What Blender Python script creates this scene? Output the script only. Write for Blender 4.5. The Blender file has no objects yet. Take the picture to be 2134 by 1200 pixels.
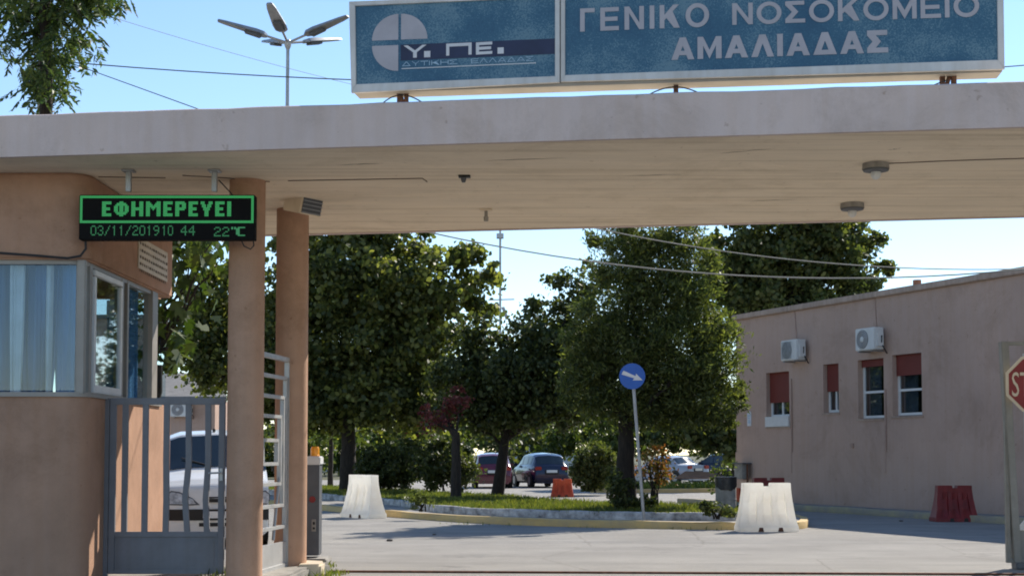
import bpy, bmesh, math, random
import numpy as np
from mathutils import Vector, Matrix, noise
R = math.radians
random.seed(7)
scene = bpy.context.scene
COL = scene.collection

# ------------------------------------------------------------------ camera
F, CX, CY, PITCH, EYE = 3000.0, 1067.0, 788.0, R(3.0), 1.52
cam_d = bpy.data.cameras.new('camera'); cam = bpy.data.objects.new('camera', cam_d); COL.objects.link(cam)
cam.location = (0, 0, EYE); cam.rotation_euler = (R(90) + PITCH, 0, 0)
cam_d.sensor_fit = 'HORIZONTAL'; cam_d.sensor_width = 36; cam_d.lens = 36 * F / 2134
cam_d.shift_y = (CY - 600) / 2134; cam_d.clip_end = 3000
scene.camera = cam

# ------------------------------------------------------------------ light
SUN_AZ, SUN_EL = R(36), R(39)          # azimuth measured from the view axis towards the right
world = bpy.data.worlds.new('World'); scene.world = world; world.use_nodes = True
wn = world.node_tree.nodes; wl = world.node_tree.links
sky = wn.new('ShaderNodeTexSky'); sky.sky_type = 'NISHITA'; sky.sun_disc = False
sky.sun_elevation = SUN_EL; sky.sun_rotation = SUN_AZ
sky.air_density = 1.0; sky.dust_density = 0.0; sky.ozone_density = 3.0; sky.altitude = 50
wn['Background'].inputs[1].default_value = 0.115
wl.new(sky.outputs[0], wn['Background'].inputs[0])
sun_d = bpy.data.lights.new('sun', 'SUN'); sun_d.energy = 4.3; sun_d.angle = R(0.5); sun_d.color = (1.0, 0.93, 0.82)
sun = bpy.data.objects.new('sun', sun_d); COL.objects.link(sun)
SUNV = Vector((math.sin(SUN_AZ) * math.cos(SUN_EL), math.cos(SUN_AZ) * math.cos(SUN_EL), math.sin(SUN_EL)))
sun.rotation_euler = SUNV.to_track_quat('Z', 'Y').to_euler(); sun.location = (20, 40, 40)
scene.view_settings.view_transform = 'Standard'; scene.view_settings.look = 'None'
scene.view_settings.exposure = 0.80; scene.view_settings.gamma = 1.0
scene.cycles.max_bounces = 8; scene.cycles.transparent_max_bounces = 16
scene.cycles.use_denoising = True
scene.cycles.filter_width = 1.9
scene.cycles.sample_clamp_indirect = 6

# ------------------------------------------------------------------ survey: a photo pixel turned into a place
def ray(u, v):
    a, b = (u - CX) / F, -(v - CY) / F
    return Vector((a, math.cos(PITCH) - b * math.sin(PITCH), math.sin(PITCH) + b * math.cos(PITCH)))
CAM = Vector((0, 0, EYE))
def at_z(u, v, z):
    d = ray(u, v); return CAM + d * ((z - EYE) / d.z)
def at_y(u, v, y):
    d = ray(u, v); return CAM + d * (y / d.y)
def at_p(u, v, p, n):
    d = ray(u, v); return CAM + d * ((Vector(p) - CAM).dot(n) / d.dot(n))
def xu(u, y):                                   # world x of column u at depth y
    return (u - CX) / F * y
def zv(v, y):
    return at_y(CX, v, y).z

# ------------------------------------------------------------------ materials
MATS = {}
def nodes(name):
    m = bpy.data.materials.new(name); m.use_nodes = True; MATS[name] = m
    nt = m.node_tree; return m, nt, nt.nodes, nt.links, nt.nodes['Principled BSDF']
def rgb(c): return (c[0], c[1], c[2], 1)
def mat(name, col, rough=0.7, metal=0.0, var=0.12, scale=3.0, col2=None, bump=0.0, bscale=60, spec=0.4, streak=0.0, stretch=(1, 1, 1), fine=0.0):
    """paint / plaster / metal: base colour broken up by noise, optional second colour in patches, vertical streaks, fine bump"""
    m, nt, N, L, B = nodes(name)
    tc = N.new('ShaderNodeTexCoord'); mp = N.new('ShaderNodeMapping'); mp.inputs['Scale'].default_value = stretch
    L.new(tc.outputs['Object'], mp.inputs[0])
    nz = N.new('ShaderNodeTexNoise'); nz.inputs['Scale'].default_value = scale; nz.inputs['Detail'].default_value = 8; nz.inputs['Roughness'].default_value = 0.65
    L.new(mp.outputs[0], nz.inputs['Vector'])
    cr = N.new('ShaderNodeValToRGB')
    c2 = col2 or tuple(c * (1 - var * 2.2) for c in col)
    cr.color_ramp.elements[0].position = 0.32; cr.color_ramp.elements[1].position = 0.66
    cr.color_ramp.elements[0].color = rgb(c2); cr.color_ramp.elements[1].color = rgb(tuple(min(1, c * (1 + var * .5)) for c in col))
    L.new(nz.outputs['Fac'], cr.inputs[0]); out = cr.outputs[0]
    if streak > 0:
        mp2 = N.new('ShaderNodeMapping'); mp2.inputs['Scale'].default_value = (7, 7, 0.35); L.new(tc.outputs['Object'], mp2.inputs[0])
        n2 = N.new('ShaderNodeTexNoise'); n2.inputs['Scale'].default_value = 1.4; n2.inputs['Detail'].default_value = 7; L.new(mp2.outputs[0], n2.inputs['Vector'])
        r2 = N.new('ShaderNodeValToRGB'); r2.color_ramp.elements[0].position = 0.36; r2.color_ramp.elements[1].position = 0.6
        k = 1 - streak; r2.color_ramp.elements[0].color = (k, k * .98, k * .95, 1); r2.color_ramp.elements[1].color = (1, 1, 1, 1)
        L.new(n2.outputs['Fac'], r2.inputs[0])
        mx = N.new('ShaderNodeMixRGB'); mx.blend_type = 'MULTIPLY'; mx.inputs[0].default_value = 1
        L.new(out, mx.inputs[1]); L.new(r2.outputs[0], mx.inputs[2]); out = mx.outputs[0]
    if fine > 0:
        n4 = N.new('ShaderNodeTexNoise'); n4.inputs['Scale'].default_value = 110; n4.inputs['Detail'].default_value = 3; L.new(tc.outputs['Object'], n4.inputs['Vector'])
        r4 = N.new('ShaderNodeValToRGB'); r4.color_ramp.elements[0].position = 0.3; r4.color_ramp.elements[1].position = 0.7
        k = 1 - fine; r4.color_ramp.elements[0].color = (k, k, k, 1); r4.color_ramp.elements[1].color = (1, 1, 1, 1)
        L.new(n4.outputs['Fac'], r4.inputs[0])
        m4 = N.new('ShaderNodeMixRGB'); m4.blend_type = 'MULTIPLY'; m4.inputs[0].default_value = 1
        L.new(out, m4.inputs[1]); L.new(r4.outputs[0], m4.inputs[2]); out = m4.outputs[0]
    L.new(out, B.inputs['Base Color'])
    B.inputs['Roughness'].default_value = rough; B.inputs['Metallic'].default_value = metal; B.inputs['Specular IOR Level'].default_value = spec
    if bump > 0:
        n3 = N.new('ShaderNodeTexNoise'); n3.inputs['Scale'].default_value = bscale; n3.inputs['Detail'].default_value = 6; L.new(tc.outputs['Object'], n3.inputs['Vector'])
        bp = N.new('ShaderNodeBump'); bp.inputs['Strength'].default_value = bump; bp.inputs['Distance'].default_value = 0.02
        L.new(n3.outputs['Fac'], bp.inputs['Height']); L.new(bp.outputs[0], B.inputs['Normal'])
    return m
def emit(name, col, s):
    m, nt, N, L, B = nodes(name)
    B.inputs['Base Color'].default_value = (0.01, 0.02, 0.01, 1); B.inputs['Emission Color'].default_value = rgb(col); B.inputs['Emission Strength'].default_value = s
    return m
def glass(name, tint=(0.8, 0.88, 0.9), refl=0.06, rough=0.02):
    m, nt, N, L, B = nodes(name); N.remove(B)
    out = N['Material Output']; tr = N.new('ShaderNodeBsdfTransparent'); tr.inputs[0].default_value = rgb(tint)
    gl = N.new('ShaderNodeBsdfGlossy'); gl.inputs['Roughness'].default_value = rough; gl.inputs['Color'].default_value = (0.95, 0.97, 1, 1)
    fr = N.new('ShaderNodeLayerWeight'); fr.inputs[0].default_value = 0.5; pw_ = N.new('ShaderNodeMath'); pw_.operation = 'POWER'; pw_.inputs[1].default_value = 5; L.new(fr.outputs['Facing'], pw_.inputs[0])
    ad = N.new('ShaderNodeMath'); ad.operation = 'ADD'; ad.use_clamp = True; ad.inputs[1].default_value = refl + .04; L.new(pw_.outputs[0], ad.inputs[0])
    mx = N.new('ShaderNodeMixShader'); L.new(ad.outputs[0], mx.inputs[0]); L.new(tr.outputs[0], mx.inputs[1]); L.new(gl.outputs[0], mx.inputs[2])
    L.new(mx.outputs[0], out.inputs[0]); return m
def leaf(name, col, col2, transl=0.35, rough=0.5, trcol=None):
    m, nt, N, L, B = nodes(name)
    ge = N.new('ShaderNodeNewGeometry'); cr = N.new('ShaderNodeValToRGB')
    cr.color_ramp.elements[0].color = rgb(col); cr.color_ramp.elements[1].color = rgb(col2); cr.color_ramp.elements[0].position = 0.2; cr.color_ramp.elements[1].position = 0.95
    L.new(ge.outputs['Random Per Island'], cr.inputs[0]); L.new(cr.outputs[0], B.inputs['Base Color'])
    B.inputs['Roughness'].default_value = rough; B.inputs['Specular IOR Level'].default_value = 0.35
    tr = N.new('ShaderNodeBsdfTranslucent')
    mu = N.new('ShaderNodeMixRGB'); mu.blend_type = 'MULTIPLY'; mu.inputs[0].default_value = 1; mu.inputs[2].default_value = rgb(trcol or (1.7, 1.8, 0.7)); L.new(cr.outputs[0], mu.inputs[1])
    L.new(mu.outputs[0], tr.inputs[0])
    mx = N.new('ShaderNodeMixShader'); mx.inputs[0].default_value = transl
    L.new(B.outputs[0], mx.inputs[1]); L.new(tr.outputs[0], mx.inputs[2]); L.new(mx.outputs[0], N['Material Output'].inputs[0])
    return m

mat('asphalt', (0.40, 0.378, 0.345), rough=0.92, var=0.08, scale=0.55, bump=0.6, bscale=160, fine=0.42, spec=0.2)
mat('dirt', (0.16, 0.125, 0.085), rough=0.95, var=0.25, scale=1.2, bump=0.6, bscale=40, fine=0.3)
mat('earth', (0.10, 0.10, 0.05), rough=0.95, var=0.3, scale=1.0, bump=0.5, bscale=30)
mat('pave', (0.33, 0.31, 0.28), rough=0.9, var=0.16, scale=2, bump=0.3, fine=0.25)
mat('kerb_yellow', (0.56, 0.39, 0.15), rough=0.85, var=0.2, scale=3, col2=(0.46, 0.34, 0.18), bump=0.3)
mat('kerb_yellow_shaded', (0.36, 0.30, 0.17), rough=0.85, var=0.2, scale=2.5, col2=(0.26, 0.235, 0.20), bump=0.3)  # duller kerb yellow beside the wing: the shade there is put into the colour
mat('kerb_white', (0.55, 0.54, 0.52), rough=0.9, scale=4.5, col2=(0.13, 0.12, 0.115), bump=0.4)
mat('kerb_grey', (0.30, 0.28, 0.25), rough=0.9, scale=4, var=0.2, bump=0.4)
mat('wall_pink', (0.47, 0.285, 0.195), rough=0.9, var=0.08, scale=1.3, bump=0.25, bscale=90, streak=0.025, fine=0.08, spec=0.15)
mat('wing_pink', (0.50, 0.355, 0.29), rough=0.9, var=0.05, scale=0.5, bump=0.2, bscale=70, streak=0.02, fine=0.06, spec=0.15)
mat('wing_dado', (0.485, 0.34, 0.28), rough=0.9, var=0.10, scale=1.2, bump=0.4, bscale=50, streak=0.03, fine=0.1, spec=0.15)
mat('wing_trim', (0.46, 0.345, 0.28), rough=0.9, var=0.12, scale=2, streak=0.15)
mat('column_pink', (0.51, 0.31, 0.208), rough=0.85, var=0.07, scale=1.6, bump=0.2, bscale=70, streak=0.05, fine=0.08, spec=0.2)
mat('fascia', (0.64, 0.52, 0.475), rough=0.9, var=0.05, scale=0.9, bump=0.25, bscale=50, streak=0.035, fine=0.05, spec=0.15)
mat('soffit', (0.84, 0.71, 0.54), rough=0.95, var=0.05, scale=0.8, stretch=(1, 4, 1), bump=0.15, bscale=40, spec=0.1)
mat('roof_felt', (0.2, 0.19, 0.18), rough=0.95)
mat('roof_tile', (0.36, 0.17, 0.10), rough=0.9, var=0.2, scale=5)
mat('sign_frame', (0.62, 0.60, 0.58), rough=0.45, metal=0.1, var=0.08, scale=2, streak=0.1)
mat('sign_under', (0.34, 0.32, 0.29), rough=0.6, var=0.1, scale=2)
mat('band_navy', (0.025, 0.035, 0.085), rough=0.55, var=0.15)
mat('letter_grey', (0.41, 0.39, 0.42), rough=0.7, var=0.06, scale=4)
mat('letter_pale', (0.62, 0.62, 0.64), rough=0.6, var=0.04, scale=4)
mat('letter_blue', (0.36, 0.50, 0.62), rough=0.7, var=0.05)
mat('rust', (0.16, 0.07, 0.04), rough=0.9, var=0.3, scale=14, bump=0.4)
mat('led_case', (0.010, 0.010, 0.010), rough=0.85, var=0.1, spec=0.1)
mat('steel_grey', (0.20, 0.20, 0.215), rough=0.5, metal=0.0, var=0.07, scale=4, streak=0.06)
mat('steel_dark', (0.10, 0.105, 0.115), rough=0.5, var=0.1)
mat('silver', (0.50, 0.50, 0.49), rough=0.4, metal=0.35, var=0.08, scale=5)
mat('galv', (0.36, 0.37, 0.38), rough=0.45, metal=0.5, var=0.12, scale=6)
mat('post_grey', (0.25, 0.24, 0.215), rough=0.6, var=0.12, scale=3, streak=0.12)
mat('alu', (0.30, 0.275, 0.245), rough=0.45, metal=0.2, var=0.06)
mat('white_frame', (0.72, 0.72, 0.71), rough=0.45, var=0.05)
mat('curtain_blue', (0.10, 0.215, 0.43), rough=0.9, var=0.2, scale=2.6, stretch=(3, 3, .25))
mat('curtain_deep', (0.10, 0.24, 0.46), rough=0.9, var=0.10, scale=2, stretch=(3, 3, .5))
mat('curtain_white', (0.6, 0.62, 0.66), rough=0.9, var=0.08)
mat('interior', (0.16, 0.13, 0.11), rough=0.9)
mat('shutter_red', (0.17, 0.03, 0.022), rough=0.6, var=0.06, scale=3)
mat('plastic_white', (0.66, 0.65, 0.63), rough=0.5, var=0.05, scale=3)
mat('barrier_white', (0.93, 0.91, 0.86), rough=0.5, scale=2.4, col2=(0.86, 0.82, 0.75), streak=0.0, bump=0.1, bscale=30)
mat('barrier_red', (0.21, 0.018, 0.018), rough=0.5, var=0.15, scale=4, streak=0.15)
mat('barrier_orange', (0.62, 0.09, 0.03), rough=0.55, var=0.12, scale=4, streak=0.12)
mat('sign_blue', (0.01, 0.10, 0.42), rough=0.35, var=0.05)
mat('sign_red', (0.23, 0.018, 0.016), rough=0.45, var=0.1, scale=5)
mat('cream', (0.62, 0.52, 0.38), rough=0.6, var=0.08)
mat('orange_lamp', (0.85, 0.33, 0.02), rough=0.25, var=0.03)
mat('black_plastic', (0.012, 0.012, 0.013), rough=0.45, var=0.1)
mat('bin_bag', (0.015, 0.015, 0.017), rough=0.35, var=0.1, bump=0.6, bscale=18)
mat('tyre', (0.02, 0.02, 0.02), rough=0.85)
mat('bark', (0.045, 0.035, 0.027), rough=0.95, var=0.3, scale=8, stretch=(3, 3, .6), bump=0.8, bscale=25)
mat('bark_dark', (0.028, 0.021, 0.016), rough=0.95, var=0.3, scale=8, stretch=(3, 3, .6), bump=0.8, bscale=25)
mat('concrete', (0.33, 0.31, 0.28), rough=0.9, var=0.15, scale=4, streak=0.15)
mat('cable', (0.03, 0.03, 0.032), rough=0.7)
mat('cable_pale', (0.34, 0.31, 0.26), rough=0.7)
mat('soffit_crack', (0.14, 0.10, 0.075), rough=0.9)
mat('rust_board', (0.32, 0.15, 0.07), rough=0.9, var=0.2, scale=4)
mat('far_white', (0.55, 0.57, 0.6), rough=0.9, var=0.1, scale=.7)
mat('stone', (0.13, 0.12, 0.11), rough=0.9, var=0.2)
for n, c, r_ in (('car_maroon', (0.12, 0.012, 0.035), .22), ('car_navy', (0.008, 0.014, 0.045), .2), ('car_silver', (0.38, 0.42, 0.50), .25), ('car_white', (0.72, 0.72, 0.70), .25), ('car_black', (0.006, 0.012, 0.035), .2)):
    m = mat(n, c, rough=r_, var=0.04); m.node_tree.nodes['Principled BSDF'].inputs['Coat Weight'].default_value = 0.6
mat('car_glass', (0.012, 0.02, 0.025), rough=0.05, var=0.1, spec=0.8)
mat('tail_red', (0.35, 0.02, 0.015), rough=0.2, var=0.05)
mat('head_lamp', (0.62, 0.66, 0.72), rough=0.15, metal=0.3, var=0.3, scale=12)
mat('plate', (0.75, 0.75, 0.74), rough=0.5, var=0.03)
mat('plate_blue', (0.03, 0.08, 0.4), rough=0.5, var=0.03)
emit('led_green', (0.05, 0.60, 0.16), 0.27)
emit('led_dim', (0.07, 0.55, 0.2), 0.19)
glass('pane_clear', (0.85, 0.92, 0.94), 0.0)
glass('pane_refl', (0.55, 0.6, 0.62), 0.30)
glass('pane_dark', (0.55, 0.6, 0.64), 0.12)
glass('bulb_glass', (0.85, 0.85, 0.85), 0.1, 0.2)
leaf('leaf_plane', (0.050, 0.068, 0.026), (0.195, 0.20, 0.062), .48)
leaf('leaf_dark', (0.034, 0.048, 0.019), (0.10, 0.112, 0.036), .38)
leaf('leaf_juniper', (0.042, 0.058, 0.023), (0.145, 0.16, 0.05), .45)
leaf('leaf_far', (0.045, 0.064, 0.024), (0.13, 0.14, 0.045), .4)
leaf('leaf_fig', (0.032, 0.055, 0.014), (0.095, 0.12, 0.028), .36)
leaf('leaf_feather', (0.025, 0.05, 0.016), (0.09, 0.12, 0.035), .38)
leaf('leaf_red', (0.10, 0.022, 0.022), (0.20, 0.06, 0.045), .35, trcol=(1.6, .9, .8))
leaf('leaf_autumn', (0.11, 0.13, 0.03), (0.30, 0.14, 0.04), .42, trcol=(1.5, 1.1, .7))
leaf('leaf_light', (0.05, 0.078, 0.022), (0.125, 0.145, 0.042), .38)
leaf('grass_blade', (0.07, 0.10, 0.022), (0.20, 0.20, 0.05), .35)

# worn road: tyre-polished bands, tar patches, hairline cracks
nt = MATS['asphalt'].node_tree; N, L = nt.nodes, nt.links; B = N['Principled BSDF']; src = B.inputs['Base Color'].links[0].from_socket
tc = N.new('ShaderNodeTexCoord')
def layer(src, fac, lo, hi, col):
    r_ = N.new('ShaderNodeValToRGB'); r_.color_ramp.elements[0].position = lo; r_.color_ramp.elements[1].position = hi; r_.color_ramp.elements[0].color = rgb(col); r_.color_ramp.elements[1].color = (1, 1, 1, 1)
    mx = N.new('ShaderNodeMixRGB'); mx.blend_type = 'MULTIPLY'; mx.inputs[0].default_value = 1; L.new(fac, r_.inputs[0]); L.new(src, mx.inputs[1]); L.new(r_.outputs[0], mx.inputs[2]); return mx.outputs[0]
mp = N.new('ShaderNodeMapping'); mp.inputs['Scale'].default_value = (.10, .9, 1); L.new(tc.outputs['Object'], mp.inputs[0])
n_ = N.new('ShaderNodeTexNoise'); n_.inputs['Scale'].default_value = 1.3; n_.inputs['Detail'].default_value = 5; L.new(mp.outputs[0], n_.inputs['Vector']); src = layer(src, n_.outputs['Fac'], .36, .56, (.88, .88, .885))
n_ = N.new('ShaderNodeTexNoise'); n_.inputs['Scale'].default_value = .9; n_.inputs['Detail'].default_value = 9; n_.inputs['Roughness'].default_value = .75; L.new(tc.outputs['Object'], n_.inputs['Vector']); src = layer(src, n_.outputs['Fac'], .33, .42, (.70, .70, .72))
vo = N.new('ShaderNodeTexVoronoi'); vo.feature = 'DISTANCE_TO_EDGE'; vo.inputs['Scale'].default_value = .32; nn_ = N.new('ShaderNodeTexNoise'); nn_.inputs['Scale'].default_value = 2.0; nn_.inputs['Detail'].default_value = 6; L.new(tc.outputs['Object'], nn_.inputs['Vector'])
mxv = N.new('ShaderNodeMixRGB'); mxv.inputs[0].default_value = .12; L.new(tc.outputs['Object'], mxv.inputs[1]); L.new(nn_.outputs['Color'], mxv.inputs[2]); L.new(mxv.outputs[0], vo.inputs['Vector']); src = layer(src, vo.outputs['Distance'], .0, .005, (.76, .75, .73))
L.new(src, B.inputs['Base Color'])
# drips and stains on the old wing plaster and booth
for nm, sc_, k_ in (('wing_pink', .55, .86), ('wing_dado', .8, .90), ('wall_pink', .9, .84), ('column_pink', 1.2, .84), ('fascia', .8, .86), ('soffit', .7, .88)):
    nt = MATS[nm].node_tree; N, L = nt.nodes, nt.links; B = N['Principled BSDF']; src = B.inputs['Base Color'].links[0].from_socket; tc = N.new('ShaderNodeTexCoord')
    n_ = N.new('ShaderNodeTexNoise'); n_.inputs['Scale'].default_value = sc_; n_.inputs['Detail'].default_value = 10; n_.inputs['Roughness'].default_value = .78; n_.inputs['Distortion'].default_value = .4; L.new(tc.outputs['Object'], n_.inputs['Vector']); src = layer(src, n_.outputs['Fac'], .36, .50, (k_, k_ * .985, k_ * .96))
    n_ = N.new('ShaderNodeTexNoise'); n_.inputs['Scale'].default_value = 9; n_.inputs['Detail'].default_value = 4; L.new(tc.outputs['Object'], n_.inputs['Vector']); src = layer(src, n_.outputs['Fac'], .27, .31, (.80, .77, .74))
    L.new(src, B.inputs['Base Color'])
# formwork board marks along the underside of the canopy
nt = MATS['soffit'].node_tree; N, L = nt.nodes, nt.links; B = N['Principled BSDF']; src = B.inputs['Base Color'].links[0].from_socket; tc = N.new('ShaderNodeTexCoord')
mp = N.new('ShaderNodeMapping'); mp.inputs['Rotation'].default_value = (0, 0, R(8)); mp.inputs['Scale'].default_value = (.10, 5.0, 1); L.new(tc.outputs['Object'], mp.inputs[0])
n_ = N.new('ShaderNodeTexNoise'); n_.inputs['Scale'].default_value = 1.6; n_.inputs['Detail'].default_value = 6; L.new(mp.outputs[0], n_.inputs['Vector']); src = layer(src, n_.outputs['Fac'], .36, .46, (.88, .86, .83)); L.new(src, B.inputs['Base Color'])
for n_ in ('barrier_white',):
    nt = MATS[n_].node_tree; B = nt.nodes['Principled BSDF']; src = B.inputs['Base Color'].links[0].from_socket
    tr = nt.nodes.new('ShaderNodeBsdfTranslucent'); nt.links.new(src, tr.inputs[0]); mx = nt.nodes.new('ShaderNodeMixShader'); mx.inputs[0].default_value = .56
    nt.links.new(B.outputs[0], mx.inputs[1]); nt.links.new(tr.outputs[0], mx.inputs[2]); nt.links.new(mx.outputs[0], nt.nodes['Material Output'].inputs[0])
# sign face: faded blue vinyl, bleached in speckles
m, nt, N, L, B = nodes('sign_face')
tc = N.new('ShaderNodeTexCoord'); n1 = N.new('ShaderNodeTexNoise'); n1.inputs['Scale'].default_value = 60; n1.inputs['Detail'].default_value = 4; n1.inputs['Roughness'].default_value = .8
n2 = N.new('ShaderNodeTexNoise'); n2.inputs['Scale'].default_value = 1.7; n2.inputs['Detail'].default_value = 5
for q in (n1, n2): L.new(tc.outputs['Object'], q.inputs['Vector'])
ad = N.new('ShaderNodeMath'); ad.operation = 'MULTIPLY_ADD'; ad.inputs[1].default_value = 0.9; L.new(n2.outputs['Fac'], ad.inputs[0]); L.new(n1.outputs['Fac'], ad.inputs[2])
cr = N.new('ShaderNodeValToRGB'); e = cr.color_ramp.elements; e[0].position = .72; e[0].color = (0.014, 0.075, 0.145, 1); e[1].position = 1.22; e[1].color = (0.105, 0.20, 0.26, 1)
x = cr.color_ramp.elements.new(.95); x.color = (0.028, 0.115, 0.19, 1)
L.new(ad.outputs[0], cr.inputs[0]); L.new(cr.outputs[0], B.inputs['Base Color']); B.inputs['Roughness'].default_value = .5

# ------------------------------------------------------------------ mesh builder
WL = {}                                          # world location of every parent
class MB:
    def __init__(s): s.v, s.f = [], []
    def add(s, vs, fs):
        o = len(s.v); s.v += [tuple(p) for p in vs]; s.f += [tuple(i + o for i in f) for f in fs]; return s
    def box(s, c, size, rz=0, rx=0, ry=0):
        h = [k / 2 for k in size]; M = Matrix.Rotation(rz, 3, 'Z') @ Matrix.Rotation(ry, 3, 'Y') @ Matrix.Rotation(rx, 3, 'X')
        vs = [Vector(c) + M @ Vector((x * h[0], y * h[1], z * h[2])) for x, y, z in ((-1, -1, -1), (1, -1, -1), (1, 1, -1), (-1, 1, -1), (-1, -1, 1), (1, -1, 1), (1, 1, 1), (-1, 1, 1))]
        return s.add(vs, HEX)
    def obox(s, o, a, b, c):
        o, a, b, c = map(Vector, (o, a, b, c)); return s.add([o, o + a, o + a + b, o + b, o + c, o + a + c, o + a + b + c, o + b + c], HEX)
    def prism(s, poly, vec):                     # poly: list of 3-D points
        n = len(poly); vec = Vector(vec); vs = [Vector(p) for p in poly] + [Vector(p) + vec for p in poly]
        return s.add(vs, [tuple(range(n))[::-1], tuple(range(n, 2 * n))] + [(i, (i + 1) % n, n + (i + 1) % n, n + i) for i in range(n)])
    def face(s, pts): return s.add(pts, [tuple(range(len(pts)))])
    def tube(s, pts, rad, n=8, cap=True):
        pts = [Vector(p) for p in pts]; rad = rad if hasattr(rad, '__len__') else [rad] * len(pts)
        vs, fs = [], []; x = None                # frames carried along the path so that the tube never twists
        for i, p in enumerate(pts):
            t = (pts[min(i + 1, len(pts) - 1)] - pts[max(i - 1, 0)]).normalized()
            if x is None:
                up = Vector((0, 0, 1)) if abs(t.z) < .9 else Vector((1, 0, 0)); x = t.cross(up).normalized()
            x = (x - t * x.dot(t)).normalized(); y = t.cross(x)
            vs += [p + (x * math.cos(2 * math.pi * k / n) + y * math.sin(2 * math.pi * k / n)) * rad[i] for k in range(n)]
        for i in range(len(pts) - 1):
            fs += [(i * n + k, i * n + (k + 1) % n, (i + 1) * n + (k + 1) % n, (i + 1) * n + k) for k in range(n)]
        if cap: fs += [tuple(range(n))[::-1], tuple(range((len(pts) - 1) * n, len(pts) * n))]
        return s.add(vs, fs)
    def lathe(s, c, prof, n=24, axis=None):      # prof: (radius, height)
        c = Vector(c); ax = Vector(axis or (0, 0, 1)).normalized(); q = ax.to_track_quat('Z', 'Y').to_matrix()
        vs, fs = [], []
        for r_, h in prof:
            vs += [c + q @ Vector((r_ * math.cos(2 * math.pi * k / n), r_ * math.sin(2 * math.pi * k / n), h)) for k in range(n)]
        for i in range(len(prof) - 1):
            fs += [(i * n + k, i * n + (k + 1) % n, (i + 1) * n + (k + 1) % n, (i + 1) * n + k) for k in range(n)]
        fs += [tuple(range(n))[::-1], tuple(range((len(prof) - 1) * n, len(prof) * n))]
        return s.add(vs, fs)
    def ball(s, c, r3, n=14, m=8):
        c = Vector(c); vs, fs = [c + Vector((0, 0, -r3[2]))], []
        for j in range(1, m):
            a = -math.pi / 2 + math.pi * j / m
            vs += [c + Vector((r3[0] * math.cos(a) * math.cos(2 * math.pi * k / n), r3[1] * math.cos(a) * math.sin(2 * math.pi * k / n), r3[2] * math.sin(a))) for k in range(n)]
        vs.append(c + Vector((0, 0, r3[2])))
        fs += [(0, 1 + (k + 1) % n, 1 + k) for k in range(n)]
        for j in range(m - 2):
            fs += [(1 + j * n + k, 1 + j * n + (k + 1) % n, 1 + (j + 1) * n + (k + 1) % n, 1 + (j + 1) * n + k) for k in range(n)]
        t = len(vs) - 1; b = 1 + (m - 2) * n
        fs += [(b + k, b + (k + 1) % n, t) for k in range(n)]
        return s.add(vs, fs)
    def build(s, name, m, parent=None, local=False, bevel=0.0, smooth=32, seg=2, recalc=True):
        off = Vector((0, 0, 0))
        if parent is not None and not local: off = WL[parent.name]
        me = bpy.data.meshes.new(name)
        me.from_pydata([Vector(p) - off for p in s.v], [], s.f); me.validate()
        if bevel > 0 or recalc:
            bm = bmesh.new(); bm.from_mesh(me)
            if recalc: bmesh.ops.recalc_face_normals(bm, faces=bm.faces)
            if bevel > 0:
                ed = [e for e in bm.edges if len(e.link_faces) == 2 and e.calc_face_angle(0) > R(35)]
                bmesh.ops.bevel(bm, geom=ed, offset=bevel, segments=seg, affect='EDGES', clamp_overlap=True)
            bm.to_mesh(me); bm.free()
        me.polygons.foreach_set('use_smooth', [True] * len(me.polygons)); me.set_sharp_from_angle(angle=R(smooth))
        me.materials.append(MATS[m]); ob = bpy.data.objects.new(name, me); COL.objects.link(ob)
        ob.parent = parent; WL[ob.name] = off if parent is not None else Vector((0, 0, 0))
        return ob
HEX = [(0, 3, 2, 1), (4, 5, 6, 7), (0, 1, 5, 4), (1, 2, 6, 5), (2, 3, 7, 6), (3, 0, 4, 7)]
def tag(o, label=None, cat=None, group=None, kind=None):
    for k, v in (('label', label), ('category', cat), ('group', group), ('kind', kind)):
        if v: o[k] = v
    return o
def thing(name, label, cat, loc=(0, 0, 0), rz=0, group=None):
    o = bpy.data.objects.new(name, None); COL.objects.link(o); o.location = loc; o.rotation_euler = (0, 0, rz); o.empty_display_size = .3
    WL[o.name] = Vector(loc); return tag(o, label, cat, group)
def copy_tree(o, parent=None, loc=None, rz=None):
    c = o.copy(); COL.objects.link(c); c.parent = parent
    if loc is not None: c.location = loc; WL[c.name] = Vector(loc)
    if rz is not None: c.rotation_euler = (0, 0, rz)
    for ch in list(o.children): copy_tree(ch, c)
    return c
def struct(o): o['kind'] = 'structure'; return o

_tc = {}
def text_geo(s, bold=0.0, res=3):
    cu = bpy.data.curves.new('lettering', 'FONT'); cu.body = s; cu.offset = bold; cu.resolution_u = res
    ob = bpy.data.objects.new('lettering', cu); COL.objects.link(ob)
    me = bpy.data.meshes.new_from_object(ob.evaluated_get(bpy.context.evaluated_depsgraph_get()))
    vs = [(v.co.x, v.co.y) for v in me.vertices]; fs = [tuple(p.vertices) for p in me.polygons]
    bpy.data.objects.remove(ob); bpy.data.curves.remove(cu); bpy.data.meshes.remove(me)
    return vs, fs
def text_on(mb, s, o, ax, ay, bold=0.0):
    """letters filling the parallelogram o, o+ax, o+ay (bounding box of the ink)"""
    vs, fs = text_geo(s, bold); x0 = min(v[0] for v in vs); x1 = max(v[0] for v in vs); y0 = min(v[1] for v in vs); y1 = max(v[1] for v in vs)
    o, ax, ay = Vector(o), Vector(ax), Vector(ay)
    return mb.add([o + ax * ((v[0] - x0) / (x1 - x0)) + ay * ((v[1] - y0) / (y1 - y0)) for v in vs], fs)

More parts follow.
